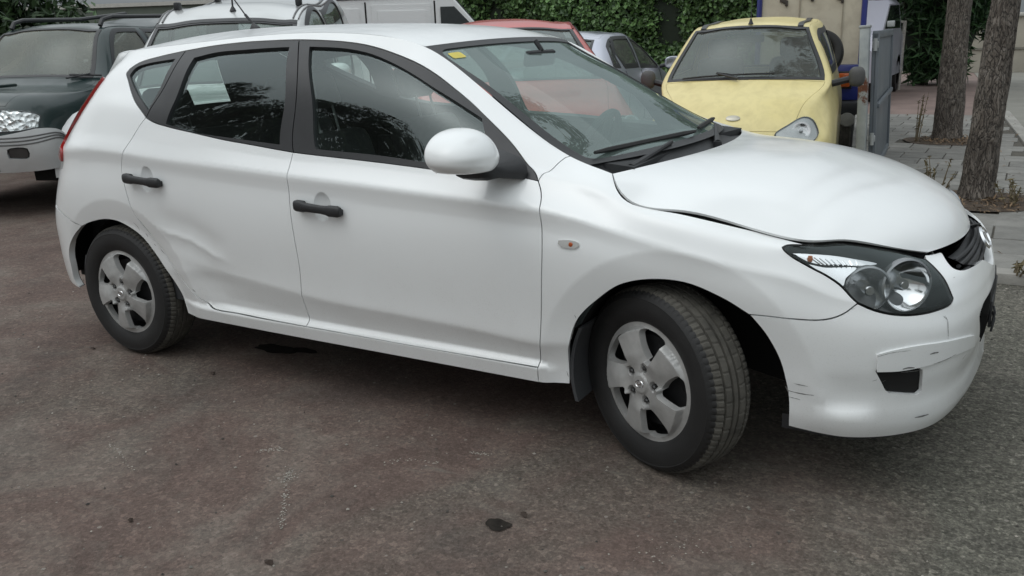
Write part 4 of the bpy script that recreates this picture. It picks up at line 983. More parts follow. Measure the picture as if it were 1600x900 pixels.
cp('hatch',SIDE,[loop((0,.475),(.79,.475),(.83,.59),(.89,.64),[(.895,.66),(.925,.80),(.995,.95),(1.06,1.035),(1.085,1.09)],(1.0,VM),('T',1.0,0.),(0,1.11),(.40,1.11),(.50,.84),(0,.82))],white,far=False,both=True,inner=lining)
cp('rear_window',SIDE,[loop((0,.80),(.53,.82),(.42,1.13),(0,1.13))],side_glass,far=False,both=True,inner=False,off=-.006,lip=0)
# windows and their black frames
fr1=cp('window_frame',SIDE,[loop('trim_f','-belt_f','-cutD'),loop('gl_f1','gl_f2','gl_f3','gl_f4')],trim,off=-.002,h=.018,inner=lining,gap=.0018)
fr2=cp('window_frame',SIDE,[loop('trim_r','cutD','-belt_r','-cutQ'),loop('gl_r1','gl_r2','gl_r3','gl_r4')],trim,off=-.002,h=.018,inner=lining,gap=.0018)
fr3=cp('window_frame',SIDE,[loop('trim_q1','trim_q2','-cutQ'),loop('gl_q1','gl_q2','gl_q3')],trim,off=-.001,h=.018,inner=lining,gap=.0018)
for fr,n in ((fr1,'f'),(fr2,'r')): cp('window_pane',SIDE,[loop(*[f'gl_{n}{i}' for i in (1,2,3,4)])],side_glass,fr,gap=-.006,lip=0,off=-.013,h=.05,inner=False)
cp('window_pane',SIDE,[loop('gl_q1','gl_q2','gl_q3')],side_glass,fr3,gap=-.006,lip=0,off=-.008,h=.05,inner=False)
# bonnet, roof, windscreen
def rect(p,u0,u1,v0,v1,n=.02):
    a=np.linspace(u0,u1,max(2,int((u1-u0)/n)));b=np.linspace(v0,v1,max(2,int((v1-v0)/n)))
    return np.concatenate([np.stack([a,np.full(len(a),v0)],1),np.stack([np.full(len(b),u1),b],1)[1:],np.stack([a[::-1],np.full(len(a),v1)],1)[1:],np.stack([np.full(len(b),u0),b[::-1]],1)[1:-1]])
hood=cp('bonnet',HOOD,[rect(HOOD,HOOD.us[0],HOOD.us[-1],HOOD.vs[0],HOOD.vs[-1])],white,far=False,gap=.005,lip=.008)
own(panel('bonnet_gap_shade',HOOD,[rect(HOOD,HOOD.us[0],HOOD.us[-1],HOOD.vs[0],HOOD.vs[-1])],cavity,gap=.013,off=-.006,lip=.05,h=.08),hood).matrix_parent_inverse=Matrix.Identity(4)  # black skirt painting in the shade inside the bonnet gap
roofp=cp('roof',ROOF,[rect(ROOF,ROOF.us[0],ROOF.us[-1],ROOF.vs[0],ROOF.vs[-1])],white,far=False,gap=.002,lip=.028,inner=lining)
W_=SCREEN
sg=cp('windscreen',W_,[rect(W_,W_.us[0],W_.us[-1],W_.vs[0],W_.vs[-1])],screen_glass,far=False,inner=False,gap=-.004,lip=0,off=-.006)
def rrect(u0,u1,v0,v1,r,n=6):
    P=[]
    for cx,cy,a in ((u1-r,v1-r,0),(u0+r,v1-r,90),(u0+r,v0+r,180),(u1-r,v0+r,270)):
        for k in range(n+1):
            t=R_(a+90*k/n);P.append((cx+r*math.cos(t),cy+r*math.sin(t)))
    L=[np.array(P[i]) for i in range(len(P))];out=[]
    for i in range(len(L)):
        a,b=L[i],L[(i+1)%len(L)];m=max(1,int(np.linalg.norm(b-a)/.02));out+=[a+(b-a)*j/m for j in range(m)]
    return np.array(out)
cp('windscreen_seal',W_,[rect(W_,W_.us[0],W_.us[-1],W_.vs[0],W_.vs[-1]),rrect(W_.us[0]+.03,W_.us[-1]-.030,W_.vs[0]+.030,W_.vs[-1]-.030,.05)],trim,sg,far=False,inner=False,gap=-.005,lip=.008,off=-.001,h=.03)
# sticker
st_=W_.pos(np.array([[W_.us[-1]-.10,W_.vs[0]+.085]]))[0]
cp('inspection_sticker',W_,[rrect(W_.us[-1]-.105,W_.us[-1]-.062,W_.vs[0]+.06,W_.vs[0]+.125,.01)],plain('yellow_sticker',(.62,.52,.10),.6),sg,far=False,inner=False,gap=0,lip=0,off=-.0035)
# cowl between glass and bonnet
def cowl():
    mb=MB();rings=[];n=41
    for i in range(n):
        t=i/(n-1);v=W_.vs[0]+(W_.vs[-1]-W_.vs[0])*t;hv=HOOD.vs[0]*.92+(HOOD.vs[-1]-HOOD.vs[0])*.92*t
        a=W_.raw([[W_.us[0]+.02,v]])[0]-np.array([0,0,.010]);b=HOOD.raw([[HOOD.us[0]+.012,hv]])[0]-np.array([0,0,.014])
        m=(a*.55+b*.45)-np.array([0,0,.02])
        rings.append([a,a*.8+m*.2-np.array([0,0,.008]),m,b*.8+m*.2-np.array([0,0,.006]),b+np.array([.015,0,-.004])])
    mb.loft(rings,closed=False);return own(mb.obj('cowl',blackp,angle=60))
cowl()
def wiper(v0,v1,lift=.0):
    mb=MB()
    base=HOOD.raw([[HOOD.us[0]+.01,v0[0]]])[0]+np.array([-.035,0,-.012])
    tip=W_.pos(np.array([v1]))[0]+np.array([0,0,.022])
    st=W_.pos(np.array([v0[1]]))[0]+np.array([0,0,.02])
    el=base*.4+tip*.6+np.array([0,0,.012])
    mb.tube([base-np.array([0,0,.02]),base+np.array([0,0,.02])],.016,10)
    mb.tube([base+np.array([0,0,.012]),base*.6+el*.4+np.array([0,0,.008]),el],[.015,.010,.007],8)
    o=own(mb.obj('wiper',blackp))
    b=MB();d=(tip-st);b.tube([st+d*t+np.array([0,0,-.006]) for t in np.linspace(0,1,9)],[.006]+[.010]*7+[.006],6)
    k=own(b.obj('wiper_blade',rubber),o)
    k.matrix_parent_inverse=Matrix.Identity(4)
    return o
wiper((-.62,(W_.us[0]+.055,-.56)),(W_.us[0]+.035,-.02))
wiper((.02,(W_.us[0]+.05,.05)),(W_.us[0]+.045,.52))
# ---- headlamp
lamp_loop=loop('lampT','lampTop','lampF','lampB','lampL')
black_gloss=plain('lamp_black',(.040,.042,.045),.35,coat=.4)
def lampsurf(u,v,dep):
    uv=np.array([[u,v]]);return SIDE.pos(uv)[0]-SIDE.nrm(uv)[0]*dep
ident=Matrix.Identity(4)
for s in (1,-1):
    mir=s<0
    hl=own(panel('headlamp',SIDE,[lamp_loop],black_gloss,gap=.004,off=-.085,lip=-.083,h=.02,mirror=mir))
    own(panel('lens',SIDE,[lamp_loop],clear,gap=.003,off=0,lip=.01,h=.02,mirror=mir),hl).matrix_parent_inverse=ident
    def fin(mb,name,mat,angle=50):
        if mir: mb.v=[(a,-b,c) for a,b,c in mb.v]
        o=own(mb.obj(name,mat,angle=angle),hl);o.matrix_parent_inverse=ident;return o
    own(panel('lens_rim',SIDE,[lamp_loop,offset_loop(dedupe(lamp_loop),.007 if area(lamp_loop)>0 else -.007)],rubber,gap=.0015,off=.0012,lip=.01,h=.05,mirror=mir),hl).matrix_parent_inverse=ident
    def bowl(p,r,aim,deep,shield):
        z=Vector(aim).normalized();x=z.cross(Vector((0,0,1))).normalized();y=z.cross(x)
        M=Matrix([[x[i],y[i],z[i],p[i]] for i in range(3)]+[[0,0,0,1]])
        mb=MB();mb.lathe([(r*1.10,-.012),(r*1.10,.004),(r*1.02,.007),(r,.002)],40,M);fin(mb,'reflector_ring',plain('satin_ring',(.30,.31,.32),.25,.9))
        mb=MB();mb.lathe([(r,.002)]+[(r*a,-deep*(1-a**2.2)) for a in (.96,.9,.8,.7,.6,.5,.4,.3,.2,.1,.01)],40,M);fin(mb,'reflector',chrome)
        mb=MB();mb.lathe([(.0004,shield),(.012,shield),(.0165,shield-.006),(.018,-deep*.5),(.022,-deep)],24,M);fin(mb,'bulb_shield',plain('bulb_shield',(.42,.43,.44),.18,1))
    bowl(lampsurf(4.795,.845,.036),.074,(.66,-.75,.08),.052,-.004)
    bowl(lampsurf(4.672,.765,.058),.064,(.55,-.83,.05),.045,.020)
    # indicator strip: ribbed chrome with the amber bulb at its outer end
    il=loop([tuple(p) for p in CV['indref']])
    o=own(panel('indicator_reflector',SIDE,[il],chrome,gap=.0,off=-.020,lip=.03,h=.012,mirror=mir),hl);o.matrix_parent_inverse=ident
    IR=np.array(CV['indref'])
    for k in range(9):
        t=k/8;mb=MB();a=lampsurf(*(IR[7]*(1-t)+IR[5]*t),.0185);b=lampsurf(*(IR[1]*(1-t)+IR[3]*t),.0185);mb.tube([a,a*.3+b*.7],.0022,5);fin(mb,'reflector_rib',chrome)
    # white-chrome wing under the indicator
    il=loop([tuple(p) for p in CV['sideref']])
    o=own(panel('side_reflector',SIDE,[il],chrome,gap=.0,off=-.024,lip=.03,h=.012,mirror=mir),hl);o.matrix_parent_inverse=ident
    p=lampsurf(*(IR[9]*.5+IR[2]*.15+IR[7]*.35),.016);mb=MB();mb.lathe([(.0005,-.009),(.006,-.008),(.008,0),(.006,.008),(.0005,.009)],12,Matrix.Translation(p));fin(mb,'indicator_bulb',amber)
# ---- grille, emblem, intake, fog recess
gl=own(panel('grille',SIDE,[loop(('T',4.99,UM),(UM,.60),(5.30,.74),(5.12,.90))],blackp,both=True,gap=0,off=-.035,lip=-.03,h=.03))
for k,(a,b) in enumerate(((.78,.72),(.86,.82),(.94,.92),(1.02,1.02))):
    mb=MB();pts=[]
    for u,v in zip(np.linspace(5.10+.0*k,UM,14),np.linspace(b,a,14)):
        uv=np.array([[u,v]]);pts.append(SIDE.pos(uv)[0]-SIDE.nrm(uv)[0]*.016)
    pts=pts+[p*np.array([1,-1,1]) for p in pts[::-1][1:]]
    mb.tube(pts,.0065,6);own(mb.obj('grille_bar',blackp),gl).matrix_parent_inverse=Matrix.Identity(4)
def emblem(M,a,b,name='badge',par=None,th=.004,mat=None):
    mb=MB();rings=[]
    for k in range(40):
        t=2*math.pi*k/40;c=Vector((a*math.cos(t),b*math.sin(t),0));n=Vector((math.cos(t)/a,math.sin(t)/b,0)).normalized()
        rings.append([M@(c+n*q+Vector((0,0,z))) for q,z in ((th,0),(0,th*1.2),(-th,0))])
    rings.append(rings[0]);mb.loft(rings,closed=False,caps=False)
    # slanted letter H
    def bar(x0,y0,x1,y1,w):
        d=Vector((x1-x0,y1-y0,0)).normalized();n=Vector((-d.y,d.x,0))*w
        P=[Vector((x0,y0,0))-n,Vector((x1,y1,0))-n,Vector((x1,y1,0))+n,Vector((x0,y0,0))+n]
        mb.loft([[M@(p+Vector((0,0,z))) for p in P] for z in (-.001,th)])
    bar(-.42*a,-.72*b,-.22*a,.74*b,.10*a);bar(.22*a,-.74*b,.42*a,.72*b,.10*a);bar(-.30*a,-.10*b,.30*a,.14*b,.10*a)
    return own(mb.obj(name,mat or chrome,angle=40),par)
e=np.array([[UM,.93]]);ep=SIDE.pos(e)[0];en=Vector((.86,0,.5)).normalized();ey=Vector((0,1,0));ez=en.cross(ey)
emM=Matrix([[ey[i],ez[i],en[i],ep[i]+en[i]*.008] for i in range(3)]+[[0,0,0,1]])
emb=emblem(emM,.062,.034,'bonnet_badge',th=.006)
own(panel('lower_intake',SIDE,[loop((5.365,.505),(UM,.52),(UM,.17),(5.40,.20),(5.352,.34))],cavity,both=True,gap=0,off=.003,lip=.02,h=.04))
own(panel('fog_recess',SIDE,[crv('fog')],cavity,gap=-.001,off=-.010,lip=0,h=.03));own(panel('fog_recess',SIDE,[crv('fog')],cavity,gap=-.001,off=-.010,lip=0,h=.03,mirror=True))
cp('bumper_moulding',SIDE,[loop('mold_t','mold_b')],white,off=.007,lip=.008,h=.014,gap=0,inner=False)
scr=plain('scraped_dark_plastic',(.17,.17,.165),.7,var=.8,scale=90)
for wpx,pp in SCUFF.values():
    q=smooth_curve(np.array(pp),.006,np.array([1,1.]));nn_=len(q)
    tg_=np.gradient(q,axis=0);nr=np.stack([-tg_[:,1],tg_[:,0]],1);nr/=np.linalg.norm(nr,axis=1)[:,None]+1e-9
    ww=wpx*.0015*.5*np.sin(np.linspace(.25,2.9,nn_))**.6*RNG.uniform(.5,1.25,nn_)
    P_=np.concatenate([q+nr*ww[:,None],(q-nr*ww[:,None])[::-1]])
    offz=.0083 if (4.67<q[0,0]<5.1 and .27<q[0,1]<.42) else .0009
    own(panel('scrape',SIDE,[P_],scr,gap=0,lip=0,off=offz,h=.05),bump_f if q[0,0]>4.44 else rd if q[0,0]>1.9 and q[0,0]<2.6 else side).matrix_parent_inverse=Matrix.Identity(4)
# number-plate bracket with torn edge
mb=MB();mb.box((.869,0,.462),(.008,.36,.09),bev=.003)
for y,z,l in ((-.17,.49,.01),(-.15,.46,-.01),(-.165,.47,.0)): mb.tube([(.876,y,z),(.882,y-.010,z-.02),(.876,y-.014,z-.05-abs(l))],.004,6)
own(mb.obj('plate_bracket',blackp))
# side repeater
ind=cp('side_repeater',SIDE,[crv('ind')],plain('repeater_lens',(.50,.50,.48),.15,.6,coat=1),off=.005,lip=.007,gap=.0012,h=.01,inner=False)
own(panel('repeater_rim',SIDE,[crv('ind'),offset_loop(dedupe(crv('ind')),-.0035 if area(crv('ind'))<0 else .0035)],rubber,ind,gap=0,off=.0062,lip=.007,h=.01)) if False else None
uvb=np.mean(np.array(CV['ind']),axis=0)[None]+np.array([[.008,0]]);p=SIDE.pos(uvb)[0]
mb=MB();mb.lathe([(.0004,.004),(.006,.003),(.008,0)],10,Matrix.Translation((p[0],p[1]-.0045,p[2]))@Matrix.Rotation(R_(90),4,'X'))
own(mb.obj('repeater_bulb',plain('repeater_amber',(.45,.09,.02),.3)),ind).matrix_parent_inverse=Matrix.Identity(4)
# ---- handles
def handle(par,h,s=1):
    mb=MB();x0,z0=h;sec=[]
    Y0=-.885
    L=[(-.116,.012,.010),(-.113,.019,.014),(-.104,.022,.016),(-.072,.022,.0165),(-.068,.0185,.014),(-.045,.0165,.013),(.02,.0155,.012),(.045,.0175,.013),(.058,.021,.014),(.095,.021,.014),(.106,.017,.012),(.110,.010,.008)]
    rings=[]
    for dx,hz,hy in L:
        c=Vector((x0+dx,Y0-.026+(.006 if abs(dx)>.07 else 0),z0-.004-dx*.055));r=[]
        for k in range(14):
            t=2*math.pi*k/14;ca,sa=math.cos(t),math.sin(t)
            r.append(c+Vector((0,-math.copysign(abs(ca)**.7,ca)*hy,math.copysign(abs(sa)**.7,sa)*hz)))
        rings.append(r)
    mb.loft(rings)
    for dx in (-.085,.085): mb.box((x0+dx,Y0-.006,z0-.010-dx*.055),(.034,.03,.024),bev=.005)
    if s<0: mb.v=[(a,-b,c) for a,b,c in mb.v]
    o=own(mb.obj('door_handle',blackp),par);o.matrix_parent_inverse=Matrix.Identity(4);return o
for s in (1,-1):
    handle(fd if s>0 else FAR[fd.name],HANDLE[0],s);handle(rd if s>0 else FAR[rd.name],HANDLE[1],s)
# lock cylinder mark beside the front handle
# ---- mirror
def mirror_unit(s):
    def shp(p):
        q=p.copy()
        if q.x<-.35: q.x=-.35+(q.x+.35)*.12           # flat back
        if q.z>0: q.z*=(1.0+.20*(q.y+.1))*.97                # crown nearer the car
        else:
            q.z*=.80;q.x*=.94
            if q.z<-.22: k_=1-.30*(-.22-q.z);q.x*=k_;q.y*=k_
            if q.z<-.50: q.z=-.50+(q.z+.50)*.25        # flat underside
        q.y*=1.0-.10*max(q.z,0)
        q.x+=-.18*q.z
        return q
    V,F=superell((0,0,0),(.116,.128,.088),.86,.85,40,26,shp)
    M=Matrix.Translation((-.640,-.990,1.028))@Matrix.Rotation(R_(-3),4,'X')@Matrix.Rotation(R_(-8),4,'Z')
    mb=MB();mb.add(V,F,M)
    sh=mb
    if s<0: sh.v=[(a,-b,c) for a,b,c in sh.v]
    arm=MB()
    def ringbox(cx,cy,cz,dx,dz,tilt=0):
        r=[]
        for k in range(12):
            t=2*math.pi*k/12;ca,sa=math.cos(t),math.sin(t)
            r.append((cx+dx*math.copysign(abs(ca)**.6,ca),cy,cz+dz*math.copysign(abs(sa)**.6,sa)+tilt*ca*dx))
        return r
    arm.loft([ringbox(-.585,-.800,.985,.085,.040,-.35),ringbox(-.590,-.835,.982,.078,.034,-.3),ringbox(-.610,-.875,.976,.066,.026,-.15),ringbox(-.625,-.93,.972,.070,.028,0),ringbox(-.632,-.955,.974,.055,.020,0)])
    if s<0: arm.v=[(a,-b,c) for a,b,c in arm.v]
    ar=own(arm.obj('mirror_arm',blackp,angle=45))
    o=own(subdiv(sh.obj('mirror_shell',white,angle=None),1),ar);o.matrix_parent_inverse=Matrix.Identity(4)
    gm=MB();gm.box((-.680,-.99,1.03),(.004,.16,.09),bev=.002)
    if s<0: gm.v=[(a,-b,c) for a,b,c in gm.v]
    own(gm.obj('mirror_glass',chrome),ar).matrix_parent_inverse=Matrix.Identity(4)
mirror_unit(1)
# ---- aerial
a0=ROOF.pos(np.array([[ROOF.us[0]+0,0]]))[0]
uvs=np.stack([np.linspace(ROOF.us[0],ROOF.us[-1],400),np.zeros(400)],1);P=ROOF.pos(uvs);a0=P[np.argmin(abs(P[:,0]+2.50))]
mb=MB();mb.loft([[(a0[0]+r*math.cos(t)*1.5+o_,a0[1]+r*math.sin(t),a0[2]+z) for t in np.linspace(0,2*math.pi,16,endpoint=False)] for r,z,o_ in ((.022,-.004,0),(.020,.010,0),(.012,.022,-.005),(.006,.032,-.012))])
mb.tube([a0+np.array([-.008,0,.025]),a0+np.array([-.06,0,.075])],.007,8)
mb.tube([a0+np.array([-.06,0,.075]),a0+np.array([-.22,0,.26])],.0035,6)
own(mb.obj('aerial',blackp))
# ---- wheels
TR=.3105
def tyre_mesh(mat_s,mat_t):
    prof=[(.196,.072),(.202,.084),(.215,.094),(.240,.1005),(.262,.101),(.2815,.0975),(.284,.0985),(.287,.0965),(.297,.089),(.306,.078)]
    tread=[(.311,.070),(.3145,.060),(.3155,.0535),(.3075,.0520),(.3075,.0450),(.3160,.0435),(.3165,.0300),(.3165,.0180),(.3085,.0165),(.3085,.0095),(.3165,.008)]
    half=[(r*.981,h*.925) for r,h in prof+tread];full=half+[(r,-h) for r,h in half[::-1]]
    n=336;V=[];F=[];m=len(full)
    for k in range(n):
        th=2*math.pi*k/n
        for j,(r,h) in enumerate(full):
            jj=j if j<len(half) else m-1-j
            d=0;t=th
            ph=k%4
            if 9<=jj<=12 and ph==0: d=.005
            if 14<=jj<=17 and (k+2)%8==0: d=.003
            if jj==3: d+=0.0006*(k%2)
            sk=(h/.07)*.018 if abs(h)<.085 else (math.copysign(.018,h))
            t=th+(abs(sk) if abs(h)>.04 else sk*.6)
            rr=r-d
            V.append((rr*math.cos(t),rr*math.sin(t),h))
    mi=[]
    for k in range(n):
        for j in range(m-1):
            F.append((k*m+j,((k+1)%n)*m+j,((k+1)%n)*m+j+1,k*m+j+1));jj=min(j,m-2-j)
            mi.append(1 if jj>=9 else 0)
    return V,F,mi
tyre_side=plain('tyre_sidewall',(.011,.011,.011),.65,var=.35,scale=10,bmp=.0008)
tyre_tread=plain('dusty_tyre_tread',(.085,.080,.068),.9,var=.4,scale=22,bmp=.0015)
cap_silver=plain('dull_silver_hubcap',(.40,.40,.39),.38,.30,var=.14,scale=30)
steel_black=plain('black_steel_wheel',(.018,.018,.019),.55,var=.3)
def hubcap_mesh():
    """five broad twisted spokes cut from a domed disc; local +Z outwards"""
    RO=.212;holes=[]
    for k in range(5):
        a0=2*math.pi*k/5
        # outline of an opening (radius, angle in degrees from the opening's middle)
        pts=[(.080,-13),(.084,-4),(.098,8),(.122,15.5),(.150,19),(.172,19.5),(.1815,15),(.183,4),(.183,-8),(.180,-15),(.168,-18),(.145,-18.5),(.120,-18.5),(.098,-18),(.084,-17)]
        L=[]
        n=len(pts)
        P=[np.array([r*math.cos(a0+R_(d)),r*math.sin(a0+R_(d))]) for r,d in pts]
        P.append(P[0]);L=smooth_curve(np.array(P),.006,np.array([1,1.]))[:-1]
        holes.append(L)
    out=np.array([(RO*math.cos(t),RO*math.sin(t)) for t in np.linspace(0,2*math.pi,140,endpoint=False)])
    def hz(p):
        r=np.linalg.norm(p,axis=1);t=np.arctan2(p[:,1],p[:,0])
        loc=((t-math.pi/5+math.pi)%(2*math.pi/5))-math.pi/5   # angle from a spoke's middle... sign per spoke
        loc=((t+2*math.pi)%(2*math.pi/5)); loc=np.where(loc>math.pi/5,loc-2*math.pi/5,loc)  # 0 at opening middle
        d=loc-np.sign(loc)*math.pi/5                        # 0 at spoke middle, signed
        z=.030-.016*(r/RO)**2
        w=sstep(.045,.10,r)
        ring=sstep(.172,.181,r+.018*np.clip(d,-.35,.35))      # spokes end proud of the outer ring, cut on a slant
        z+=w*(1-ring)*(.004+.022*d+.006*np.cos(np.clip(d*3.6,-1.5,1.5)))
        z-=.011*ring
        z+=.005*np.exp(-((r-.2045)/.0035)**2)
        # hub boss
        z+=.006*sstep(.036,.030,r)
        # lug pockets
        for k in range(5):
            a=2*math.pi*k/5;c=np.array([.0565*math.cos(a),.0565*math.sin(a)]);q=np.linalg.norm(p-c,axis=1)
            z-=.016*sstep(.0165,.0125,q)
        return z
    LS=[]
    for i,L in enumerate([out]+holes):
        a=area(L)
        if (i==0)!=(a>0): L=L[::-1]
        LS.append(dedupe(L))
    h=.0042;t=np.arange(-RO,RO,h);g=np.stack(np.meshgrid(t,t,indexing='ij'),-1);g[:,1::2,0]+=h/2;G=g.reshape(-1,2);G=G[inpoly(G,LS)]
    B=np.concatenate(LS);G=G[[np.sqrt(((B-q)**2).sum(1)).min()>.003 for q in G]]
    ed=[];b=0
    for L in LS:
        n=len(L);ed+=[(b+i,b+(i+1)%n) for i in range(n)];b+=n
    r=delaunay_2d_cdt([Vector(p) for p in np.concatenate([B,G])],ed,[],0,1e-7)
    V2=np.array([tuple(v) for v in r[0]]);F=np.array([f for f in r[2] if len(f)==3]);F=F[inpoly(V2[F].mean(1),LS)]
    V=[(x,y,z) for (x,y),z in zip(V2,hz(V2))];FF=[tuple(f) for f in F]
    if np.cross(V2[F[0,1]]-V2[F[0,0]],V2[F[0,2]]-V2[F[0,0]])<0: FF=[f[::-1] for f in FF]
    b=0
    for i,L in enumerate(LS):
        n=len(L);z=hz(L);base=len(V)
        for j in range(n): V.append((*L[j],z[j]))
        for j in range(n):
            q=L[j]
            if i: c=L.mean(0);q=L[j]+(c-L[j])*.10
            V.append((*q,(z[j]-.022)))
        for j in range(n): FF.append((base+(j+1)%n,base+j,base+n+j,base+n+(j+1)%n))
    return V,FF
HC=hubcap_mesh();TY=tyre_mesh(0,0)
def lathe_disc():
    mb=MB();mb.lathe([(.0005,-.012),(.05,-.010),(.07,-.022),(.11,-.030),(.15,-.022),(.165,-.05),(.19,-.055),(.198,-.02),(.197,.0)],60)
    return mb
first={}
def wheel(x,y,steer=0,spin=0):
    s=-1 if y<0 else 1
    wr=empty('wheel',(x,y,TR-.005));own(wr)
    # local Z -> outwards
    Rm=Matrix.Rotation(steer,4,'Z')@(Matrix.Rotation(R_(90),4,'X') if s<0 else Matrix.Rotation(R_(-90),4,'X'))
    wr.matrix_basis=Matrix.Translation((x,y,TR-.005))@Rm@Matrix.Rotation(spin,4,'Z')
    pass
    def put(nm,fn):
        if nm in first:
            o=first[nm].copy();link(o,wr)
        else:
            o=fn();o.parent=wr;first[nm]=o
        o.matrix_parent_inverse=Matrix.Identity(4);return o
    def ft():
        o=meshobj('tyre',TY[0],TY[1],[tyre_side,tyre_tread],angle=28);o.data.polygons.foreach_set('material_index',TY[2]);return o
    put('tyre',ft)
    def fh():
        o=meshobj('hubcap',[(a,b,c+.072) for a,b,c in HC[0]],HC[1],cap_silver,angle=40);return o
    put('hubcap',fh)
    def fd_():
        mb=lathe_disc();mb.v=[(a,b,c+.066) for a,b,c in mb.v];o=mb.obj('steel_wheel',steel_black);return o
    put('steel_wheel',fd_)
    for k in range(5):
        a=2*math.pi*k/5
        def fl():
            mb=MB();mb.lathe([(.0004,.014),(.006,.013),(.0085,.009),(.0085,-.004)],6);return mb.obj('lug_nut',plain('lug_steel',(.10,.10,.10),.4,.8),smooth=False)
        o=put('lug_nut',fl);o.location=(.0565*math.cos(a),.0565*math.sin(a),.090)
    for k in range(5):
        a=2*math.pi*(k+.0)/5
        def fv():
            mb=MB();mb.lathe([(.0004,.001),(.011,.001),(.012,0)],14);return mb.obj('vent_hole',cavity)
        o=put('vent_hole',fv);o.location=(.138*math.cos(a),.138*math.sin(a),.066-.0235);o.scale=(1,1,1)
    def fb():
        e=emblem(Matrix.Translation((0,0,.1085)),.018,.0115,'cap_badge',None,.0012,chrome);e.parent=None;e.matrix_parent_inverse=Matrix.Identity(4);return e
    put('cap_badge',fb)
    return wr
wheel(-.030,-.768,R_(-26),R_(5));wheel(-2.65,-.768,0,R_(9))
wheel(-.02,.768,R_(-22),.4);wheel(-2.65,.768,0,.9)
# ---- wheel wells, mud flap, floor
for cx in (.022,-2.603):
    for s in (1,-1):
        mb=MB();rings=[]
        for k in range(25):
            t=math.pi*1.12*k/24-.06*math.pi;c,q=math.cos(t),math.sin(t)
            rings.append([(cx+.372*c,-.790*s,.30+.372*q),(cx+.378*c,-.50*s,.30+.378*q),(cx+.02*c,-.495*s,.30+.02*q)])
        mb.loft(rings,closed=False);own(mb.obj('wheel_arch_liner',cavity))
    for s in (1,-1):
        mb=MB();r=[]
        for k in range(9):
            t=math.pi-.25+.62*k/8 if False else math.pi*(.86+.24*k/8)
            x,z=cx+.362*math.cos(t),.30+.362*math.sin(t)
            r.append([(x,-.835*s,z),(x+.012,-.835*s,z),(x+.012,-.60*s,z),(x,-.60*s,z)])
        mb.loft(r);own(mb.obj('mud_flap',plain('grey_flap',(.045,.047,.05),.75)))
mb=MB();mb.box((-1.30,0,.235),(1.78,1.50,.06),bev=.02);mb.box((.50,0,.27),(.30,1.0,.05));mb.box((-3.08,0,.30),(.40,1.3,.05));mb.tube([(-2.2,.3,.2),(-.5,.3,.2)],.03,8)
own(mb.obj('underbody',cavity))
# ---- cabin
def seat(x,y,w,name,rec=R_(20)):
    e=empty(name,(x,y,.30));own(e);e.matrix_basis=Matrix.Translation((x,y,.30))
    mb=MB();mb.box((0,0,.13),(.50,w,.16),bev=.06)
    c=mb.obj('cushion',cloth,e,angle=None)
    mb=MB();mb.box((0,0,.30),(.13,w,.60),bev=.055);
    b=mb.obj('backrest',cloth,e,angle=None);b.location=(-.22,0,.15);b.rotation_euler=(0,-rec,0)
    return e
def headrest(e,dy,rec=R_(20),x=-.42,z=.80):
    mb=MB();mb.box((0,0,.10),(.09,.25,.17),bev=.045);o=mb.obj('headrest',cloth,e,angle=None);o.location=(x,dy,z);o.rotation_euler=(0,-rec,0)
    mb=MB()
    for s in (-.06,.06):
        mb=MB();mb.tube([(x+.04,dy+s,z-.10),(x,dy+s,z+.06)],.006,6);mb.obj('headrest_post',plain('post_steel',(.20,.21,.21),.35,.8),e)
for y in (-.37,.37): headrest(seat(-1.35,y,.50,'front_seat'),0)
rs=seat(-2.22,0,1.28,'rear_seat',R_(24))
for y in (-.40,.40): headrest(rs,y,R_(24),-.46,.74)
mb=MB();pr=[(-.20,.98),(-.30,.99),(-.52,.965),(-.60,.90),(-.60,.72),(-.50,.60),(-.20,.60)]
mb.loft([[(x,y,z-.03*abs(y)) for x,z in pr] for y in np.linspace(-.62,.62,9)]);own(mb.obj('dashboard',lining))
mb=MB();tor=[]
Mst=Matrix.Translation((-.80,.37,.88))@Matrix.Rotation(R_(-65),4,'Y')
ring=[Mst@Vector((.185*math.cos(t),.185*math.sin(t),0)) for t in np.linspace(0,2*math.pi,33)]
mb.tube(ring,.016,8,False)
for t in (0,2.2,4.1): mb.tube([Mst@Vector((0,0,-.02)),Mst@Vector((.18*math.cos(t),.18*math.sin(t),0))],.018,6)
mb.tube([Mst@Vector((0,0,-.02)),Vector((-.5,.37,.78))],.04,8)
own(mb.obj('steering_wheel',lining))
mb=MB();mb.box((-.88,0,1.30),(.03,.24,.065),bev=.02,ry=R_(10));mb.tube([(-.87,0,1.33),(-.90,0,1.37)],.01,6);own(mb.obj('rear_view_mirror',lining))
mb=MB();mb.box((-1.38,0,.30),(1.75,1.50,.02));mb.box((-2.95,0,.55),(.5,1.2,.5))
for s in (-1,1): mb.box((-1.45,s*.79,.58),(1.9,.04,.56))
own(mb.obj('cabin_floor',lining))
mb=MB();p=HOOD.raw([[HOOD.us[-1]-.01,.10]])[0];mb.tube([p+np.array([-.01,0,-.012]),p+np.array([.018,.0,.0]),p+np.array([.028,.03,-.004]),p+np.array([.012,.05,-.02])],.0045,6);own(mb.obj('bonnet_catch',blackp))
mb=MB();uu=np.concatenate([np.linspace(4.47,UM-.001,26)]);P=SIDE.pos(np.stack([uu,np.full(26,.012)],1));Nn=SIDE.nrm(np.stack([uu,np.full(26,.05)],1));P=P-Nn*.022
P=np.concatenate([P,(P*np.array([1,-1,1]))[::-1][1:]])
mb.loft([[p+np.array([0,0,.02]),p+np.array([-.004,0,-.026]),p+np.array([-.05,0,-.026]),p+np.array([-.05,0,.02])] for p in P]);own(mb.obj('under_lip',blackp))
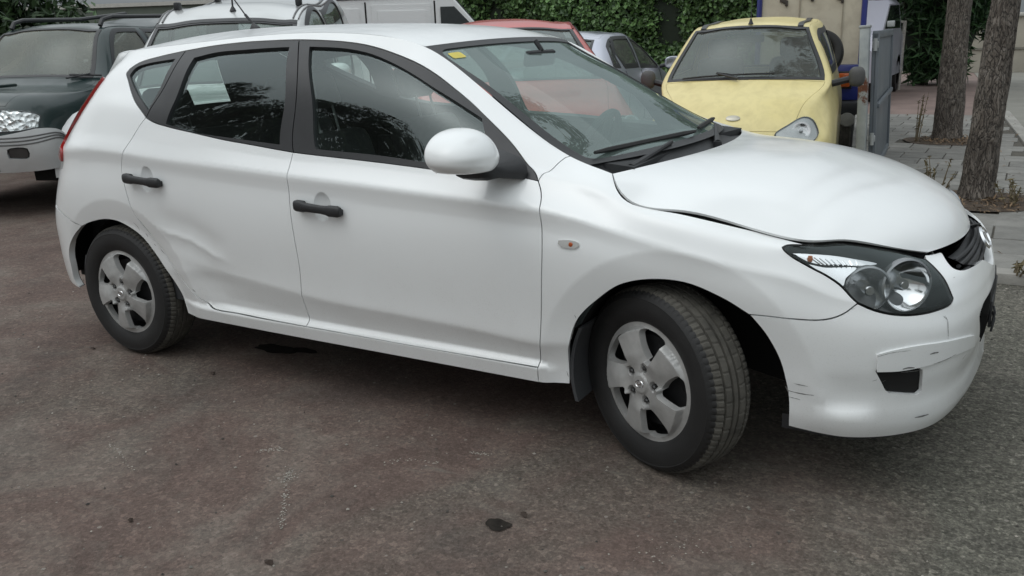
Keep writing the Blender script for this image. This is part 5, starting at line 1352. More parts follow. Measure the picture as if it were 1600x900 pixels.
# ---------------------------------------------------------------- the parked row behind
class Hull:
    """a vehicle skin: stations nose to tail, rows from the left sill over the roof to the right sill"""
    def __init__(s,st):
        rows=[]
        for h in st:                       # half section: centre, mid, edge, belt, waist, sill
            h=[np.array(p,float) for p in h]
            c,e,sh,m,b=h
            mid=c+(e-c)*.55;mid[2]=e[2]+(c[2]-e[2])*(1-.55**2.2);mid[0]=e[0]+(c[0]-e[0])*(1-.55**2)
            q=c+(e-c)*.85;q[2]=e[2]+(c[2]-e[2])*(1-.85**2.2);q[0]=e[0]+(c[0]-e[0])*(1-.85**2)
            half=[b,m,sh,e,q,mid]           # y>0 side
            L=half+[c]+[p*np.array([1,-1,1]) for p in half[::-1]]
            rows.append(L)
        s.C=np.array(rows)
        k=s.C.shape[0];cen=np.linalg.norm(np.diff(s.C[:,3],axis=0),axis=1)+np.linalg.norm(np.diff(s.C[:,6],axis=0),axis=1)
        s.us=np.concatenate([[0],np.cumsum(np.maximum(cen/2,.06))])
        s.vs=np.array([-1,-.80,-.55,-.36,-.30,-.18,0,.18,.30,.36,.55,.80,1.])*1.55
        s.p=Patch(s.C,s.us,s.vs)
        f=s.p.frame([[s.us[len(s.us)//2],0]])[2][0]
        if f[2]<0: s.p.sgn=-1.0
    def U(s,i):
        j=int(i);f=i-j
        return s.us[j]+(s.us[min(j+1,len(s.us)-1)]-s.us[j])*f
    def V(s,k):                            # k: 0 centre, 1 roof/bonnet edge, 2 belt, 3 waist, 4 sill (sign = side)
        a=abs(k);g=-1 if k>=0 else 1
        return g*1.55*float(np.interp(a,[0,1,2,3,4],[0,.36,.55,.80,1.]))
    def L(s,pts,step=.05,sm=False):
        P=np.array([(s.U(i),s.V(k)) for i,k in pts])
        if sm: return smooth_curve(np.concatenate([P,P[:1]]),step,np.array([1,1.]))[:-1]
        out=[]
        for i in range(len(P)):
            a,b=P[i],P[(i+1)%len(P)];n=max(1,int(np.linalg.norm(b-a)/step));out+=[a+(b-a)*j/n for j in range(n)]
        return np.array(out)
def vehicle(nm,label,cat,loc,rz,st,mat,panes,parts=(),h=.07,group=None,lower=None,gmat=None,wheels=(),seal=True,skip=()):
    H=Hull(st);e=empty(nm,loc,rz,label=label,cat=cat,group=group)
    n=len(st)-1
    allh=[H.L(p,.05,sm) for _,p,sm in panes]
    bl=H.L([(2.98,1.02),(2.98,-1.02),(5,-1.02),(5,1.02)])
    if 'bonnet' in skip: bl=None
    rf=H.L([(7.02,.97),(7.02,-.97),(10,-.97),(10,.97)]) if 'roof' not in skip else None
    holes=list(allh)+[x for x in (bl,rf) if x is not None]
    if lower: outer=H.L([(0,4),(0,-4),(n,-4),(n,4)])
    else: outer=H.L([(0,4),(0,-4),(n,-4),(n,4)])
    panel('body',H.p,[outer]+holes,mat,e,gap=0,lip=.02,h=h)
    if bl is not None: panel('bonnet',H.p,[bl],mat,e,gap=.004,lip=.02,h=h)
    if rf is not None: panel('roof',H.p,[rf],mat,e,gap=.003,lip=.015,h=h)
    for (pn,p,sm),L in zip(panes,allh):
        g=panel(pn,H.p,[L],gmat or bg_glass,e,gap=-.002,lip=0,off=-.006,h=.08)
        if seal:
            sc=L.copy();
            try: panel('seal',H.p,[offset_loop(dedupe(L),(-.012 if area(L)>0 else .012)),offset_loop(dedupe(L),(.022 if area(L)>0 else -.022))],trim,g,gap=0,lip=.01,off=.003,h=.06)
            except Exception as ex: print('seal',nm,pn,ex)
    for x,y,r,w_ in wheels:
        wr=empty('wheel',(x,y,r),0,e)
        sgn=1 if y>0 else -1
        wr.rotation_euler=(R_(-90*sgn),0,0);k=r/.3165
        for key in ('tyre','hubcap','steel_wheel'):
            o=first[key].copy();link(o,wr);o.matrix_parent_inverse=Matrix.Identity(4);o.scale=(k,k,k*w_)
        mb=MB();rr=[]
        for q in range(21):
            t=math.pi*1.1*q/20-.05*math.pi;rr.append([(x+(r+.06)*math.cos(t),y+sgn*.03,r+(r+.06)*math.sin(t)),(x+(r+.06)*math.cos(t),y-sgn*.25,r+(r+.06)*math.sin(t)),(x,y-sgn*.25,r)])
        mb.loft(rr,closed=False);mb.obj('wheel_arch_liner',cavity,e)
    # dark cabin and floor so that nothing shows through
    return H,e
def lens_panel(H,e,pts,name='headlamp',mat=None,step=.03,nb=2,sm=True):
    """lamp: dark bowl recess, chrome reflectors with bulbs, clear lens in front"""
    L=H.L(pts,step,sm)
    hl=panel(name,H.p,[L],mat or plain('lamp_backing',(.30,.31,.31),.25,.8),e,gap=.0,lip=0,off=.003,h=.03)
    c=L.mean(0);d=L-c;ax=np.linalg.svd(d,full_matrices=False)[2][0];r_=abs(d@ax).max()
    for k in range(nb):
        t=(-.42+.84*k/(nb-1)) if nb>1 else 0
        uv=(c+ax*r_*t)[None];p=H.p.pos(uv)[0];nn=H.p.nrm(uv)[0]
        z=Vector((1,0,.0))*.75+Vector(nn)*.25;z.normalize();x=z.cross(Vector((0,0,1))).normalized();y=z.cross(x);p=p+nn*.006
        M=Matrix([[x[i],y[i],z[i],p[i]] for i in range(3)]+[[0,0,0,1]])
        R0=min(.062,r_*.40);mb=MB();mb.lathe([(R0*1.12,0),(R0*1.1,.006),(R0,.006)]+[(R0*a,.006-.006*(1-a*a)) for a in (.8,.6,.4,.2,.02)],24,M);mb.obj('reflector',chrome,hl)
        mb=MB();mb.lathe([(.0005,.016),(.012,.014),(.016,.0)],12,M);mb.obj('bulb_shield',plain('bulb_shield',(.42,.43,.44),.18,1),hl)
    panel('lens',H.p,[L],clear,hl,gap=0,lip=.02,off=.022,h=.03)
    try: panel('lamp_rim',H.p,[offset_loop(dedupe(L),-.010 if area(L)>0 else .010),L],trim,hl,gap=0,lip=.01,off=.008,h=.05)
    except Exception as ex: pass
    return hl
def strut(e,name,pts,r,mat,n=6):
    mb=MB();mb.tube(pts,r,n);return mb.obj(name,mat,e)
def cabin_block(e,x0,x1,w,z0,z1):
    mb=MB();mb.box(((x0+x1)/2,0,(z0+z1)/2),(x1-x0,w,z1-z0),bev=.05);mb.obj('cabin_floor',lining,e)
def bseat(e,x,y,z,w=.48):
    s=MB();s.box((x,y,z+.28),(.16,w,.62),bev=.06,ry=R_(-14));s.box((x-.10,y,z+.66),(.10,.26,.18),bev=.04);s.obj('seat',cloth,e,angle=None)
def bwheel(e,x,y,z,r=.18):
    M=Matrix.Translation((x,y,z))@Matrix.Rotation(R_(-62),4,'Y');mb=MB()
    mb.tube([M@Vector((r*math.cos(t),r*math.sin(t),0)) for t in np.linspace(0,2*math.pi,25)],.014,6,False);mb.tube([M@Vector((-r,0,0)),M@Vector((r,0,0))],.018,6);mb.obj('steering_wheel',lining,e)
def bmirror(e,x,y,z,s,mat,r=(.09,.12,.08)):
    mb=MB();V,F=superell((x,y+s*.16,z),r,.75,.8,18,12,lambda p:Vector((max(p.x,-.5),p.y,p.z)));mb.add(V,F);a=mb.obj('door_mirror',mat,e,angle=60)
    mb=MB();mb.tube([(x+.05,y-.03*s,z-.05),(x,y+s*.10,z-.02)],.028,8);mb.obj('mirror_arm',blackp,a)
    mb=MB();mb.box((x-.5*r[0],y+s*.16,z),(.006,r[1]*1.4,r[2]*1.3));mb.obj('mirror_glass',chrome,a)
bg_glass=glass('parked_car_glass',(.55,.60,.57),1.7,.20,(.33,.34,.31),scale=2)
dusty_glass=glass('dusty_windscreen',(.50,.53,.50),1.6,.34,(.33,.32,.27),.0,2.2)

# --- yellow microcar
yellow=paint('faded_yellow_paint',(.70,.60,.27),(.25,.20,.10),.28,.35,.42,scale=9)
st=[[(.52,0,.20),(.50,.40,.20),(.42,.58,.20),(.20,.68,.20),(.02,.70,.20)],
    [(.56,0,.36),(.53,.42,.36),(.46,.60,.36),(.22,.70,.38),(.02,.71,.22)],
    [(.53,0,.52),(.49,.44,.52),(.42,.61,.52),(.20,.715,.50),(0,.715,.22)],
    [(.47,0,.63),(.42,.45,.625),(.34,.615,.60),(.14,.72,.55),(-.05,.72,.22)],
    [(.22,0,.85),(.16,.52,.84),(.08,.64,.80),(-.02,.725,.60),(-.15,.725,.22)],
    [(-.02,0,.99),(-.11,.63,.960),(-.16,.665,.90),(-.18,.73,.62),(-.25,.73,.22)],
    [(-.22,0,1.21),(-.31,.565,1.175),(-.38,.675,.93),(-.40,.73,.63),(-.42,.73,.22)],
    [(-.42,0,1.405),(-.50,.485,1.37),(-.62,.68,.95),(-.62,.73,.63),(-.62,.73,.22)],
    [(-.62,0,1.445),(-.68,.49,1.40),(-.85,.68,.95),(-.85,.73,.63),(-.85,.73,.22)],
    [(-1.2,0,1.465),(-1.2,.50,1.42),(-1.2,.68,.96),(-1.2,.73,.63),(-1.2,.73,.22)],
    [(-1.75,0,1.43),(-1.7,.49,1.39),(-1.7,.67,.97),(-1.7,.72,.63),(-1.7,.72,.22)],
    [(-2.05,0,.95),(-2.0,.56,.95),(-1.96,.64,.90),(-1.95,.70,.60),(-1.95,.70,.22)],
    [(-2.12,0,.5),(-2.08,.58,.5),(-2.03,.65,.5),(-2.0,.68,.4),(-2.0,.68,.22)]]
YP=at_z(1166,246);
Hy,ey=vehicle('microcar','small faded yellow microcar with a big windscreen and one visible headlamp, facing the camera','car',(-1.137,3.859,0),R_(-81.6),st,yellow,
  [('windscreen',[(5.10,.97),(5.05,.5),(5.03,0),(5.05,-.5),(5.10,-.97),(6.0,-.96),(6.95,-.93),(6.98,0),(6.95,.93),(6.0,.96)],False),
   ('side_window',[(6.75,1.25),(6.95,1.85),(9.4,1.85),(9.4,1.2),(8,1.18)],False),('side_window',[(6.75,-1.25),(8,-1.18),(9.4,-1.2),(9.4,-1.85),(6.95,-1.85)],False),
   ('rear_window',[(10.2,.8),(10.2,-.8),(10.9,-.8),(10.9,.8)],False)],wheels=[(.02,.62,.26,.72),(.02,-.62,.26,.72),(-1.6,.62,.26,.72),(-1.6,-.62,.26,.72)],gmat=bg_glass)
cabin_block(ey,-1.9,.1,1.30,.25,.62);bseat(ey,-.95,.32,.55,.42);bseat(ey,-.95,-.32,.55,.42);bwheel(ey,-.50,.32,.90)
mb=MB();mb.loft([[(-.10,y,.92),(-.35,y,.94),(-.42,y,.80),(-.3,y,.6),(-.05,y,.6)] for y in (-.60,0,.60)]);mb.obj('dashboard',lining,ey)
mb=MB();mb.box((-.50,0,1.30),(.03,.22,.06),bev=.02);mb.tube([(-.48,0,1.33),(-.46,0,1.37)],.008,6);mb.obj('rear_view_mirror',lining,ey)
for s in (1,-1):
    lens_panel(Hy,ey,[(2.30,s*1.00),(2.75,s*.70),(3.15,s*.90),(3.40,s*1.25),(3.35,s*1.7),(3.0,s*2.05),(2.5,s*1.95),(2.28,s*1.5)],mat=plain('hazed_reflector',(.36,.37,.37),.35,.6),nb=1)
    a=Hy.p.pos(np.array([[Hy.U(2.95),Hy.V(s*1.45)]]))[0]
    rail=[Hy.p.pos(np.array([[u,Hy.V(s*.80)]]))[0]+np.array([0,0,.004]) for u in np.linspace(Hy.U(7.05),Hy.U(9.9),14)]
    strip=MB();w_=.022;strip.loft([[(p[0],p[1]-w_,p[2]-.008),(p[0],p[1]-w_,p[2]+.008),(p[0],p[1]+w_,p[2]+.008),(p[0],p[1]+w_,p[2]-.008)] for p in rail]);strip.obj('roof_strip',trim,ey)
    bmirror(ey,-.42,s*.70,.98,s,plain('grey_mirror_plastic',(.075,.075,.075),.6),(.05,.065,.080))
    # black bumper below the lamps
L=Hy.L([(0,3.2),(0,-3.2),(1.55,-3.0),(1.9,-1.9),(2.15,-.9),(2.15,.9),(1.9,1.9),(1.55,3.0)]);panel('front_bumper',Hy.p,[L],blackp,ey,gap=0,lip=.02,off=.015,h=.05)
for a in ((5,2.0),):
    pass
for s in (1,-1):
    seam=[Hy.p.pos(np.array([[u,Hy.V(s*(1.02))]]))[0] for u in np.linspace(Hy.U(3.0),Hy.U(5),10)]
mb=MB();P0=Hy.p.pos(np.array([[Hy.U(5.02),Hy.V(-.2)]]))[0];Q=[Hy.p.pos(np.array([[Hy.U(5.06+.10*t),Hy.V(-.75+1.1*t)]]))[0]+np.array([.012,0,.018]) for t in np.linspace(0,1,8)]
mb.tube([P0+np.array([.04,.12,.01]),Q[3]+np.array([0,0,.02]),Q[4]],[.012,.010,.008],6);wp=mb.obj('wiper',blackp,ey);mb=MB();mb.tube(Q,.008,6);mb.obj('wiper_blade',rubber,wp)
a=Hy.p.pos(np.array([[Hy.U(7.2),0]]))[0];mb=MB();mb.lathe([(.022,0),(.014,.02),(.006,.045)],12,Matrix.Translation(a));mb.tube([a+np.array([0,0,.03]),a+np.array([-.12,0,.55])],.0035,5);mb.obj('aerial',blackp,ey)
a=Hy.p.pos(np.array([[Hy.U(3.35),0]]))[0];nn_=Vector(Hy.p.nrm(np.array([[Hy.U(3.35),0]]))[0]);mb=MB();q_=nn_.cross(Vector((0,1,0)));mb.loft([[Vector(a)+Vector((0,.055*k_*math.cos(t),0))+q_*(.028*k_*math.sin(t))+nn_*h_ for t in np.linspace(0,6.2832,24,endpoint=False)] for k_,h_ in ((1,-.004),(1,.006),(.86,.009),(.05,.010))]);mb.obj('bonnet_badge',plain('tarnished_badge',(.45,.43,.36),.35,.6),ey)
# torn front wing corner
mb=MB();mb.loft([[(.30,.62,.56),(.33,.66,.50),(.30,.70,.46)],[(.29,.63,.50),(.32,.665,.44),(.29,.705,.40)],[(.285,.645,.42),(.31,.67,.38),(.285,.69,.36)]]);mb.obj('torn_wing_edge',plain('bright_yellow_plastic',(.62,.45,.03),.6),ey)

# --- dark green off-roader at the left
green=paint('dark_green_paint',(.006,.022,.022),(.10,.10,.09),.18,.5,.3,.1)
silverp=paint('silver_cladding',(.58,.59,.59),(.25,.23,.20),.25,.6,.35,.25)
st=[[(.76,0,.42),(.72,.55,.42),(.60,.80,.42),(.44,.88,.42),(.36,.89,.42)],
    [(.80,0,.58),(.76,.56,.58),(.63,.81,.58),(.42,.885,.60),(.33,.89,.40)],
    [(.78,0,.80),(.74,.58,.80),(.60,.80,.80),(.36,.88,.70),(.28,.89,.40)],
    [(.73,0,.99),(.66,.60,.965),(.52,.80,.92),(.30,.88,.74),(.22,.89,.38)],
    [(.30,0,1.09),(.26,.66,1.06),(.18,.80,1.00),(.08,.88,.78),(.05,.885,.36)],
    [(-.28,0,1.165),(-.42,.72,1.12),(-.44,.81,1.06),(-.46,.88,.80),(-.46,.88,.34)],
    [(-.52,0,1.40),(-.62,.66,1.36),(-.66,.83,1.08),(-.66,.88,.80),(-.66,.88,.34)],
    [(-.78,0,1.63),(-.86,.59,1.59),(-.92,.83,1.09),(-.92,.88,.80),(-.92,.88,.34)],
    [(-1.05,0,1.675),(-1.1,.60,1.625),(-1.2,.83,1.10),(-1.2,.88,.80),(-1.2,.88,.34)],
    [(-2.0,0,1.69),(-2.0,.61,1.64),(-2.0,.83,1.11),(-2.0,.88,.80),(-2.0,.88,.34)],
    [(-3.1,0,1.66),(-3.1,.60,1.61),(-3.1,.82,1.12),(-3.1,.87,.80),(-3.1,.87,.34)],
    [(-3.3,0,1.15),(-3.28,.66,1.15),(-3.25,.80,1.08),(-3.22,.86,.80),(-3.22,.86,.36)],
    [(-3.34,0,.5),(-3.32,.68,.5),(-3.28,.80,.5),(-3.25,.84,.5),(-3.25,.85,.38)]]
FACET=plain('faceted_reflector',(.72,.73,.73),.16,.85,var=.1)
_n=FACET.node_tree;_b=_n.nodes['Principled BSDF'];_v=tex(_n,22,kind='Voronoi');bump(_n,_b,_v.outputs['Distance'],.02,1)
Hs,es=vehicle('off_roader','dark green off-roader with silver bumper and roof rails, facing out at the far left','car',(-7.476,1.523,0),R_(-71.3),st,green,
  [('windscreen',[(5.12,.92),(5.08,0),(5.12,-.92),(6,-.93),(6.93,-.93),(6.96,0),(6.93,.93),(6,.93)],False),
   ('side_window',[(6.0,1.5),(6.15,1.88),(8.2,1.88),(8.2,1.10),(7.35,1.10)],False),('side_window',[(6.0,-1.5),(7.35,-1.10),(8.2,-1.10),(8.2,-1.88),(6.15,-1.88)],False),
   ('side_window',[(8.32,1.10),(8.32,1.88),(9.4,1.88),(9.4,1.10)],False),('side_window',[(8.32,-1.10),(9.4,-1.10),(9.4,-1.88),(8.32,-1.88)],False),
   ('side_window',[(9.5,1.12),(9.5,1.86),(9.92,1.86),(9.92,1.12)],False),('side_window',[(9.5,-1.12),(9.92,-1.12),(9.92,-1.86),(9.5,-1.86)],False),
   ('rear_window',[(10.1,.8),(10.1,-.8),(10.85,-.8),(10.85,.8)],False)],gmat=dusty_glass,wheels=[(0,.80,.345,1.05),(0,-.80,.345,1.05),(-2.48,.80,.345,1.05),(-2.48,-.80,.345,1.05)])
cabin_block(es,-3.1,-.3,1.55,.40,.85);bwheel(es,-.75,.37,1.12)
for y in (.37,-.37): bseat(es,-1.35,y,.72)
bseat(es,-2.2,0,.72,1.25)
mb=MB();mb.loft([[(-.40,y,1.10),(-.62,y,1.12),(-.80,y,1.0),(-.7,y,.7),(-.35,y,.7)] for y in (-.70,0,.70)]);mb.obj('dashboard',lining,es)
L=Hs.L([(0,3.9),(0,-3.9),(1.7,-3.5),(1.80,-2.0),(1.62,-1.0),(1.62,1.0),(1.80,2.0),(1.7,3.5)]);panel('front_bumper',Hs.p,[L,Hs.L([(.75,1.25),(.75,1.75),(1.15,1.75),(1.15,1.25)],.03,True),Hs.L([(.75,-1.25),(1.15,-1.25),(1.15,-1.75),(.75,-1.75)],.03,True)],silverp,es,gap=0,lip=.03,off=.045,h=.05)
for k in (1.30,1.42,1.54):
    P=[Hs.p.pos(np.array([[Hs.U(k),Hs.V(v)]]))[0]+Hs.p.nrm(np.array([[Hs.U(k),Hs.V(v)]]))[0]*.046 for v in np.linspace(-3.2,3.2,40)];strut(es,'bumper_groove',P,.007,plain('grey_groove',(.12,.12,.12),.6),6)
L=Hs.L([(.1,.95),(.1,-.95),(.85,-.9),(.85,.9)]);panel('lower_intake',Hs.p,[L],cavity,es,gap=0,lip=0,off=.05,h=.06)
L=Hs.L([(1.75,.95),(1.75,-.95),(2.75,-.85),(2.75,.85)]);g=panel('grille',Hs.p,[L],cavity,es,gap=0,lip=.01,off=.008,h=.06)
for k in (1.95,2.2,2.45): strut(g,'grille_bar',[Hs.p.pos(np.array([[Hs.U(k),Hs.V(v)]]))[0]+np.array([.02,0,0]) for v in np.linspace(-.9,.9,14)],.018,silverp)
for s in (1,-1):
    lens_panel(Hs,es,[(1.80,s*.96),(1.80,s*1.6),(1.88,s*2.10),(2.55,s*2.12),(2.74,s*1.75),(2.76,s*.96)],sm=False,nb=0,mat=FACET)
    fl=Hs.L([(.78,s*1.28),(.78,s*1.72),(1.12,s*1.72),(1.12,s*1.28)],.03,True);panel('fog_lamp',Hs.p,[fl],plain('fog_glass',(.10,.10,.10),.15,.6),es,gap=0,lip=.0,off=.03,h=.04)
    # silver wheel-arch flare
    mb=MB();rr=[]
    for q in range(19):
        t=math.pi*1.05*q/18-.02*math.pi;c_,s_=math.cos(t),math.sin(t)
        rr.append([(.0+.40*c_,s*.86,.36+.40*s_),(.0+.42*c_,s*.935,.36+.42*s_),(.0+.50*c_,s*.925,.36+.50*s_),(.0+.53*c_,s*.87,.36+.52*s_)])
    mb.loft(rr,closed=True);mb.obj('arch_flare',silverp,es)
    P=[Hs.p.pos(np.array([[Hs.U(u),Hs.V(s*.86)]]))[0]+np.array([0,0,z]) for u,z in ((7.25,.015),(7.45,.065),(8,.085),(9,.09),(9.7,.085),(9.95,.02))]
    strut(es,'roof_rail',P,.022,trim,8);bmirror(es,-.62,s*.86,1.15,s,trim,(.07,.09,.075))
mb=MB();mb.box((.12,0,1.115),(.22,.42,.03),bev=.012);mb.obj('bonnet_scoop',green,es);mb=MB();mb.box((.235,0,1.115),(.02,.36,.02));mb.obj('scoop_mouth',cavity,es)
for s in (0,1):
    Q=[Hs.p.pos(np.array([[Hs.U(5.10+.10*t),Hs.V(-.55+1.25*s-.05+ .55*t-.55*(1-s))]]))[0]+np.array([.015,0,.02]) for t in np.linspace(0,1,7)]
    mb=MB();mb.tube(Q,.010,6);mb.tube([Q[0]+np.array([.06,0,-.03]),Q[3]+np.array([0,0,.012])],.009,6);mb.obj('wiper',blackp,es)

# --- silver people carrier
silver=paint('silver_paint',(.56,.575,.57),(.25,.24,.22),.2,.8,.3,.55)
st=[[(.70,0,.30),(.66,.55,.30),(.55,.76,.30),(.38,.84,.30),(.30,.85,.30)],
    [(.75,0,.48),(.70,.56,.48),(.57,.77,.48),(.36,.845,.52),(.28,.855,.30)],
    [(.73,0,.72),(.68,.58,.72),(.54,.76,.72),(.32,.84,.64),(.24,.855,.30)],
    [(.65,0,.90),(.58,.60,.88),(.46,.77,.84),(.26,.84,.68),(.20,.855,.30)],
    [(.30,0,1.02),(.25,.64,1.00),(.18,.77,.95),(.06,.845,.72),(.04,.855,.30)],
    [(-.08,0,1.10),(-.22,.68,1.06),(-.24,.785,1.01),(-.26,.85,.74),(-.26,.855,.30)],
    [(-.40,0,1.36),(-.50,.66,1.32),(-.54,.80,1.04),(-.54,.85,.74),(-.54,.855,.30)],
    [(-.72,0,1.60),(-.80,.62,1.56),(-.86,.80,1.06),(-.86,.85,.75),(-.86,.855,.30)],
    [(-1.05,0,1.73),(-1.10,.63,1.68),(-1.2,.81,1.08),(-1.2,.85,.75),(-1.2,.855,.30)],
    [(-2.0,0,1.80),(-2.0,.64,1.74),(-2.0,.81,1.09),(-2.0,.85,.75),(-2.0,.855,.30)],
    [(-3.2,0,1.79),(-3.2,.64,1.73),(-3.2,.81,1.10),(-3.2,.85,.75),(-3.2,.855,.30)],
    [(-3.36,0,1.1),(-3.34,.70,1.1),(-3.33,.80,1.05),(-3.32,.84,.75),(-3.32,.85,.30)],
    [(-3.40,0,.5),(-3.38,.72,.5),(-3.36,.80,.5),(-3.34,.83,.45),(-3.34,.84,.30)]]
Hv,ev=vehicle('people_carrier','tall silver people carrier with roof aerial, behind the rear roof of the white car','car',(-4.75,1.595,0),R_(-57.6),st,silver,
  [('windscreen',[(5.12,.94),(5.08,0),(5.12,-.94),(6,-.95),(6.95,-.95),(6.97,0),(6.95,.95),(6,.95)],False),
   ('side_window',[(6.1,1.5),(6.2,1.90),(8.4,1.90),(8.4,1.14),(7.45,1.14)],True),('side_window',[(6.1,-1.5),(7.45,-1.14),(8.4,-1.14),(8.4,-1.90),(6.2,-1.90)],True),
   ('side_window',[(8.55,1.14),(8.55,1.88),(9.5,1.88),(9.5,1.14)],True),('side_window',[(8.55,-1.14),(9.5,-1.14),(9.5,-1.88),(8.55,-1.88)],True),
   ('rear_window',[(10.1,.85),(10.1,-.85),(10.85,-.85),(10.85,.85)],False)],wheels=[(0,.76,.31,.95),(0,-.76,.31,.95),(-2.7,.76,.31,.95),(-2.7,-.76,.31,.95)])
cabin_block(ev,-3.1,-.2,1.5,.35,.8);bwheel(ev,-.65,.38,1.05)
for y in (.38,-.38): bseat(ev,-1.2,y,.62)
bseat(ev,-2.1,0,.62,1.2)
mb=MB();mb.loft([[(-.20,y,1.03),(-.45,y,1.06),(-.62,y,.95),(-.5,y,.6),(-.2,y,.6)] for y in (-.66,0,.66)]);mb.obj('dashboard',lining,ev)
for s in (1,-1):
    lens_panel(Hv,ev,[(1.9,s*1.0),(1.9,s*1.7),(2.3,s*2.2),(2.8,s*2.1),(2.9,s*1.5),(2.7,s*1.0)])
    P=[Hv.p.pos(np.array([[Hv.U(u),Hv.V(s*.90)]]))[0]+np.array([0,0,.004]) for u in np.linspace(7.2,9.9,12)];strut(ev,'roof_gutter',P,.008,plain('grey_gutter',(.18,.18,.18),.6))
    P=[Hv.p.pos(np.array([[Hv.U(u),Hv.V(s*.98)]]))[0]+np.array([0,0,.004]) for u in np.linspace(7.2,9.9,12)];strut(ev,'roof_gutter',P,.008,plain('grey_gutter',(.18,.18,.18),.6))
    for u in (8.2,9.4):
        a=Hv.p.pos(np.array([[Hv.U(u),Hv.V(s*.84)]]))[0];mb=MB();mb.box((a[0],a[1],a[2]+.03),(.10,.05,.07),bev=.015);mb.obj('rack_foot',blackp,ev)
    
    if s>0: bmirror(ev,-.42,s*.82,1.13,s,silver,(.08,.11,.10))
L=Hv.L([(6.96,.97),(6.96,-.97),(7.12,-.97),(7.12,.97)]);panel('header_trim',Hv.p,[L],trim,ev,gap=0,lip=.01,off=.006,h=.05)
a=Hv.p.pos(np.array([[Hv.U(7.6),Hv.V(.05)]]))[0];mb=MB();mb.lathe([(.03,0),(.02,.02),(.008,.04)],12,Matrix.Translation(a));mb.tube([a+np.array([0,0,.03]),a+np.array([-.05,.0,.55])],.008,6);mb.obj('aerial',blackp,ev)

# --- red hatchback
red=paint('faded_red_paint',(.50,.055,.045),(.42,.26,.22),.25,.7,.35)
st=[[(.78,0,.24),(.74,.52,.24),(.62,.74,.24),(.44,.84,.24),(.36,.85,.24)],
    [(.83,0,.44),(.78,.54,.44),(.64,.76,.44),(.42,.85,.48),(.34,.855,.24)],
    [(.80,0,.62),(.74,.56,.62),(.60,.76,.62),(.38,.85,.58),(.30,.86,.24)],
    [(.72,0,.76),(.62,.58,.745),(.48,.77,.72),(.30,.855,.60),(.22,.86,.24)],
    [(.30,0,.90),(.24,.64,.88),(.14,.79,.83),(.05,.86,.64),(.03,.865,.24)],
    [(-.05,0,.99),(-.24,.70,.965),(-.28,.80,.91),(-.30,.865,.66),(-.30,.865,.24)],
    [(-.45,0,1.20),(-.58,.63,1.17),(-.62,.81,.93),(-.62,.87,.66),(-.62,.87,.24)],
    [(-.88,0,1.40),(-.96,.56,1.365),(-1.05,.815,.95),(-1.05,.87,.66),(-1.05,.87,.24)],
    [(-1.15,0,1.455),(-1.2,.57,1.41),(-1.3,.815,.95),(-1.3,.87,.66),(-1.3,.87,.24)],
    [(-1.9,0,1.48),(-1.9,.57,1.43),(-1.9,.81,.97),(-1.9,.87,.66),(-1.9,.87,.24)],
    [(-2.7,0,1.42),(-2.65,.54,1.37),(-2.6,.79,.99),(-2.6,.86,.66),(-2.6,.86,.24)],
    [(-3.1,0,.98),(-3.02,.60,.98),(-2.95,.76,.94),(-2.92,.84,.66),(-2.92,.84,.26)],
    [(-3.18,0,.5),(-3.12,.62,.5),(-3.04,.76,.5),(-3.0,.82,.45),(-3.0,.82,.28)]]
Hr,er=vehicle('hatchback_car','red hatchback nose-on behind the windscreen of the white car','car',(-2.663,2.941,0),R_(-56.1),st,red,
  [('windscreen',[(5.10,.93),(5.06,0),(5.10,-.93),(6,-.94),(6.95,-.93),(6.97,0),(6.95,.93),(6,.94)],False),
   ('side_window',[(5.9,1.6),(6.0,1.9),(8.4,1.9),(8.4,1.13),(7.3,1.13)],True),('side_window',[(5.9,-1.6),(7.3,-1.13),(8.4,-1.13),(8.4,-1.9),(6.0,-1.9)],True),
   ('side_window',[(8.55,1.13),(8.55,1.88),(9.6,1.88),(9.6,1.13)],True),('side_window',[(8.55,-1.13),(9.6,-1.13),(9.6,-1.88),(8.55,-1.88)],True),
   ('rear_window',[(10.1,.85),(10.1,-.85),(10.85,-.85),(10.85,.85)],False)],wheels=[(0,.76,.31,.95),(0,-.76,.31,.95),(-2.55,.76,.31,.95),(-2.55,-.76,.31,.95)])
er.scale=(1.04,1.04,1.045)
cabin_block(er,-2.9,-.2,1.5,.3,.72);bwheel(er,-.75,.37,.92)
for y in (.37,-.37): bseat(er,-1.3,y,.5)
for s in (1,-1):
    lens_panel(Hr,er,[(1.9,s*1.0),(1.9,s*1.7),(2.3,s*2.2),(2.9,s*2.2),(3.05,s*1.5),(2.7,s*1.0)]);
    if s<0: bmirror(er,-.46,s*.84,1.02,s,red,(.10,.13,.09))
    P=[Hr.p.pos(np.array([[Hr.U(u),Hr.V(s*.97)]]))[0]+np.array([0,0,.004]) for u in np.linspace(7.0,9.9,12)];strut(er,'roof_seam',P,.007,plain('dark_red_seam',(.16,.02,.018),.6))

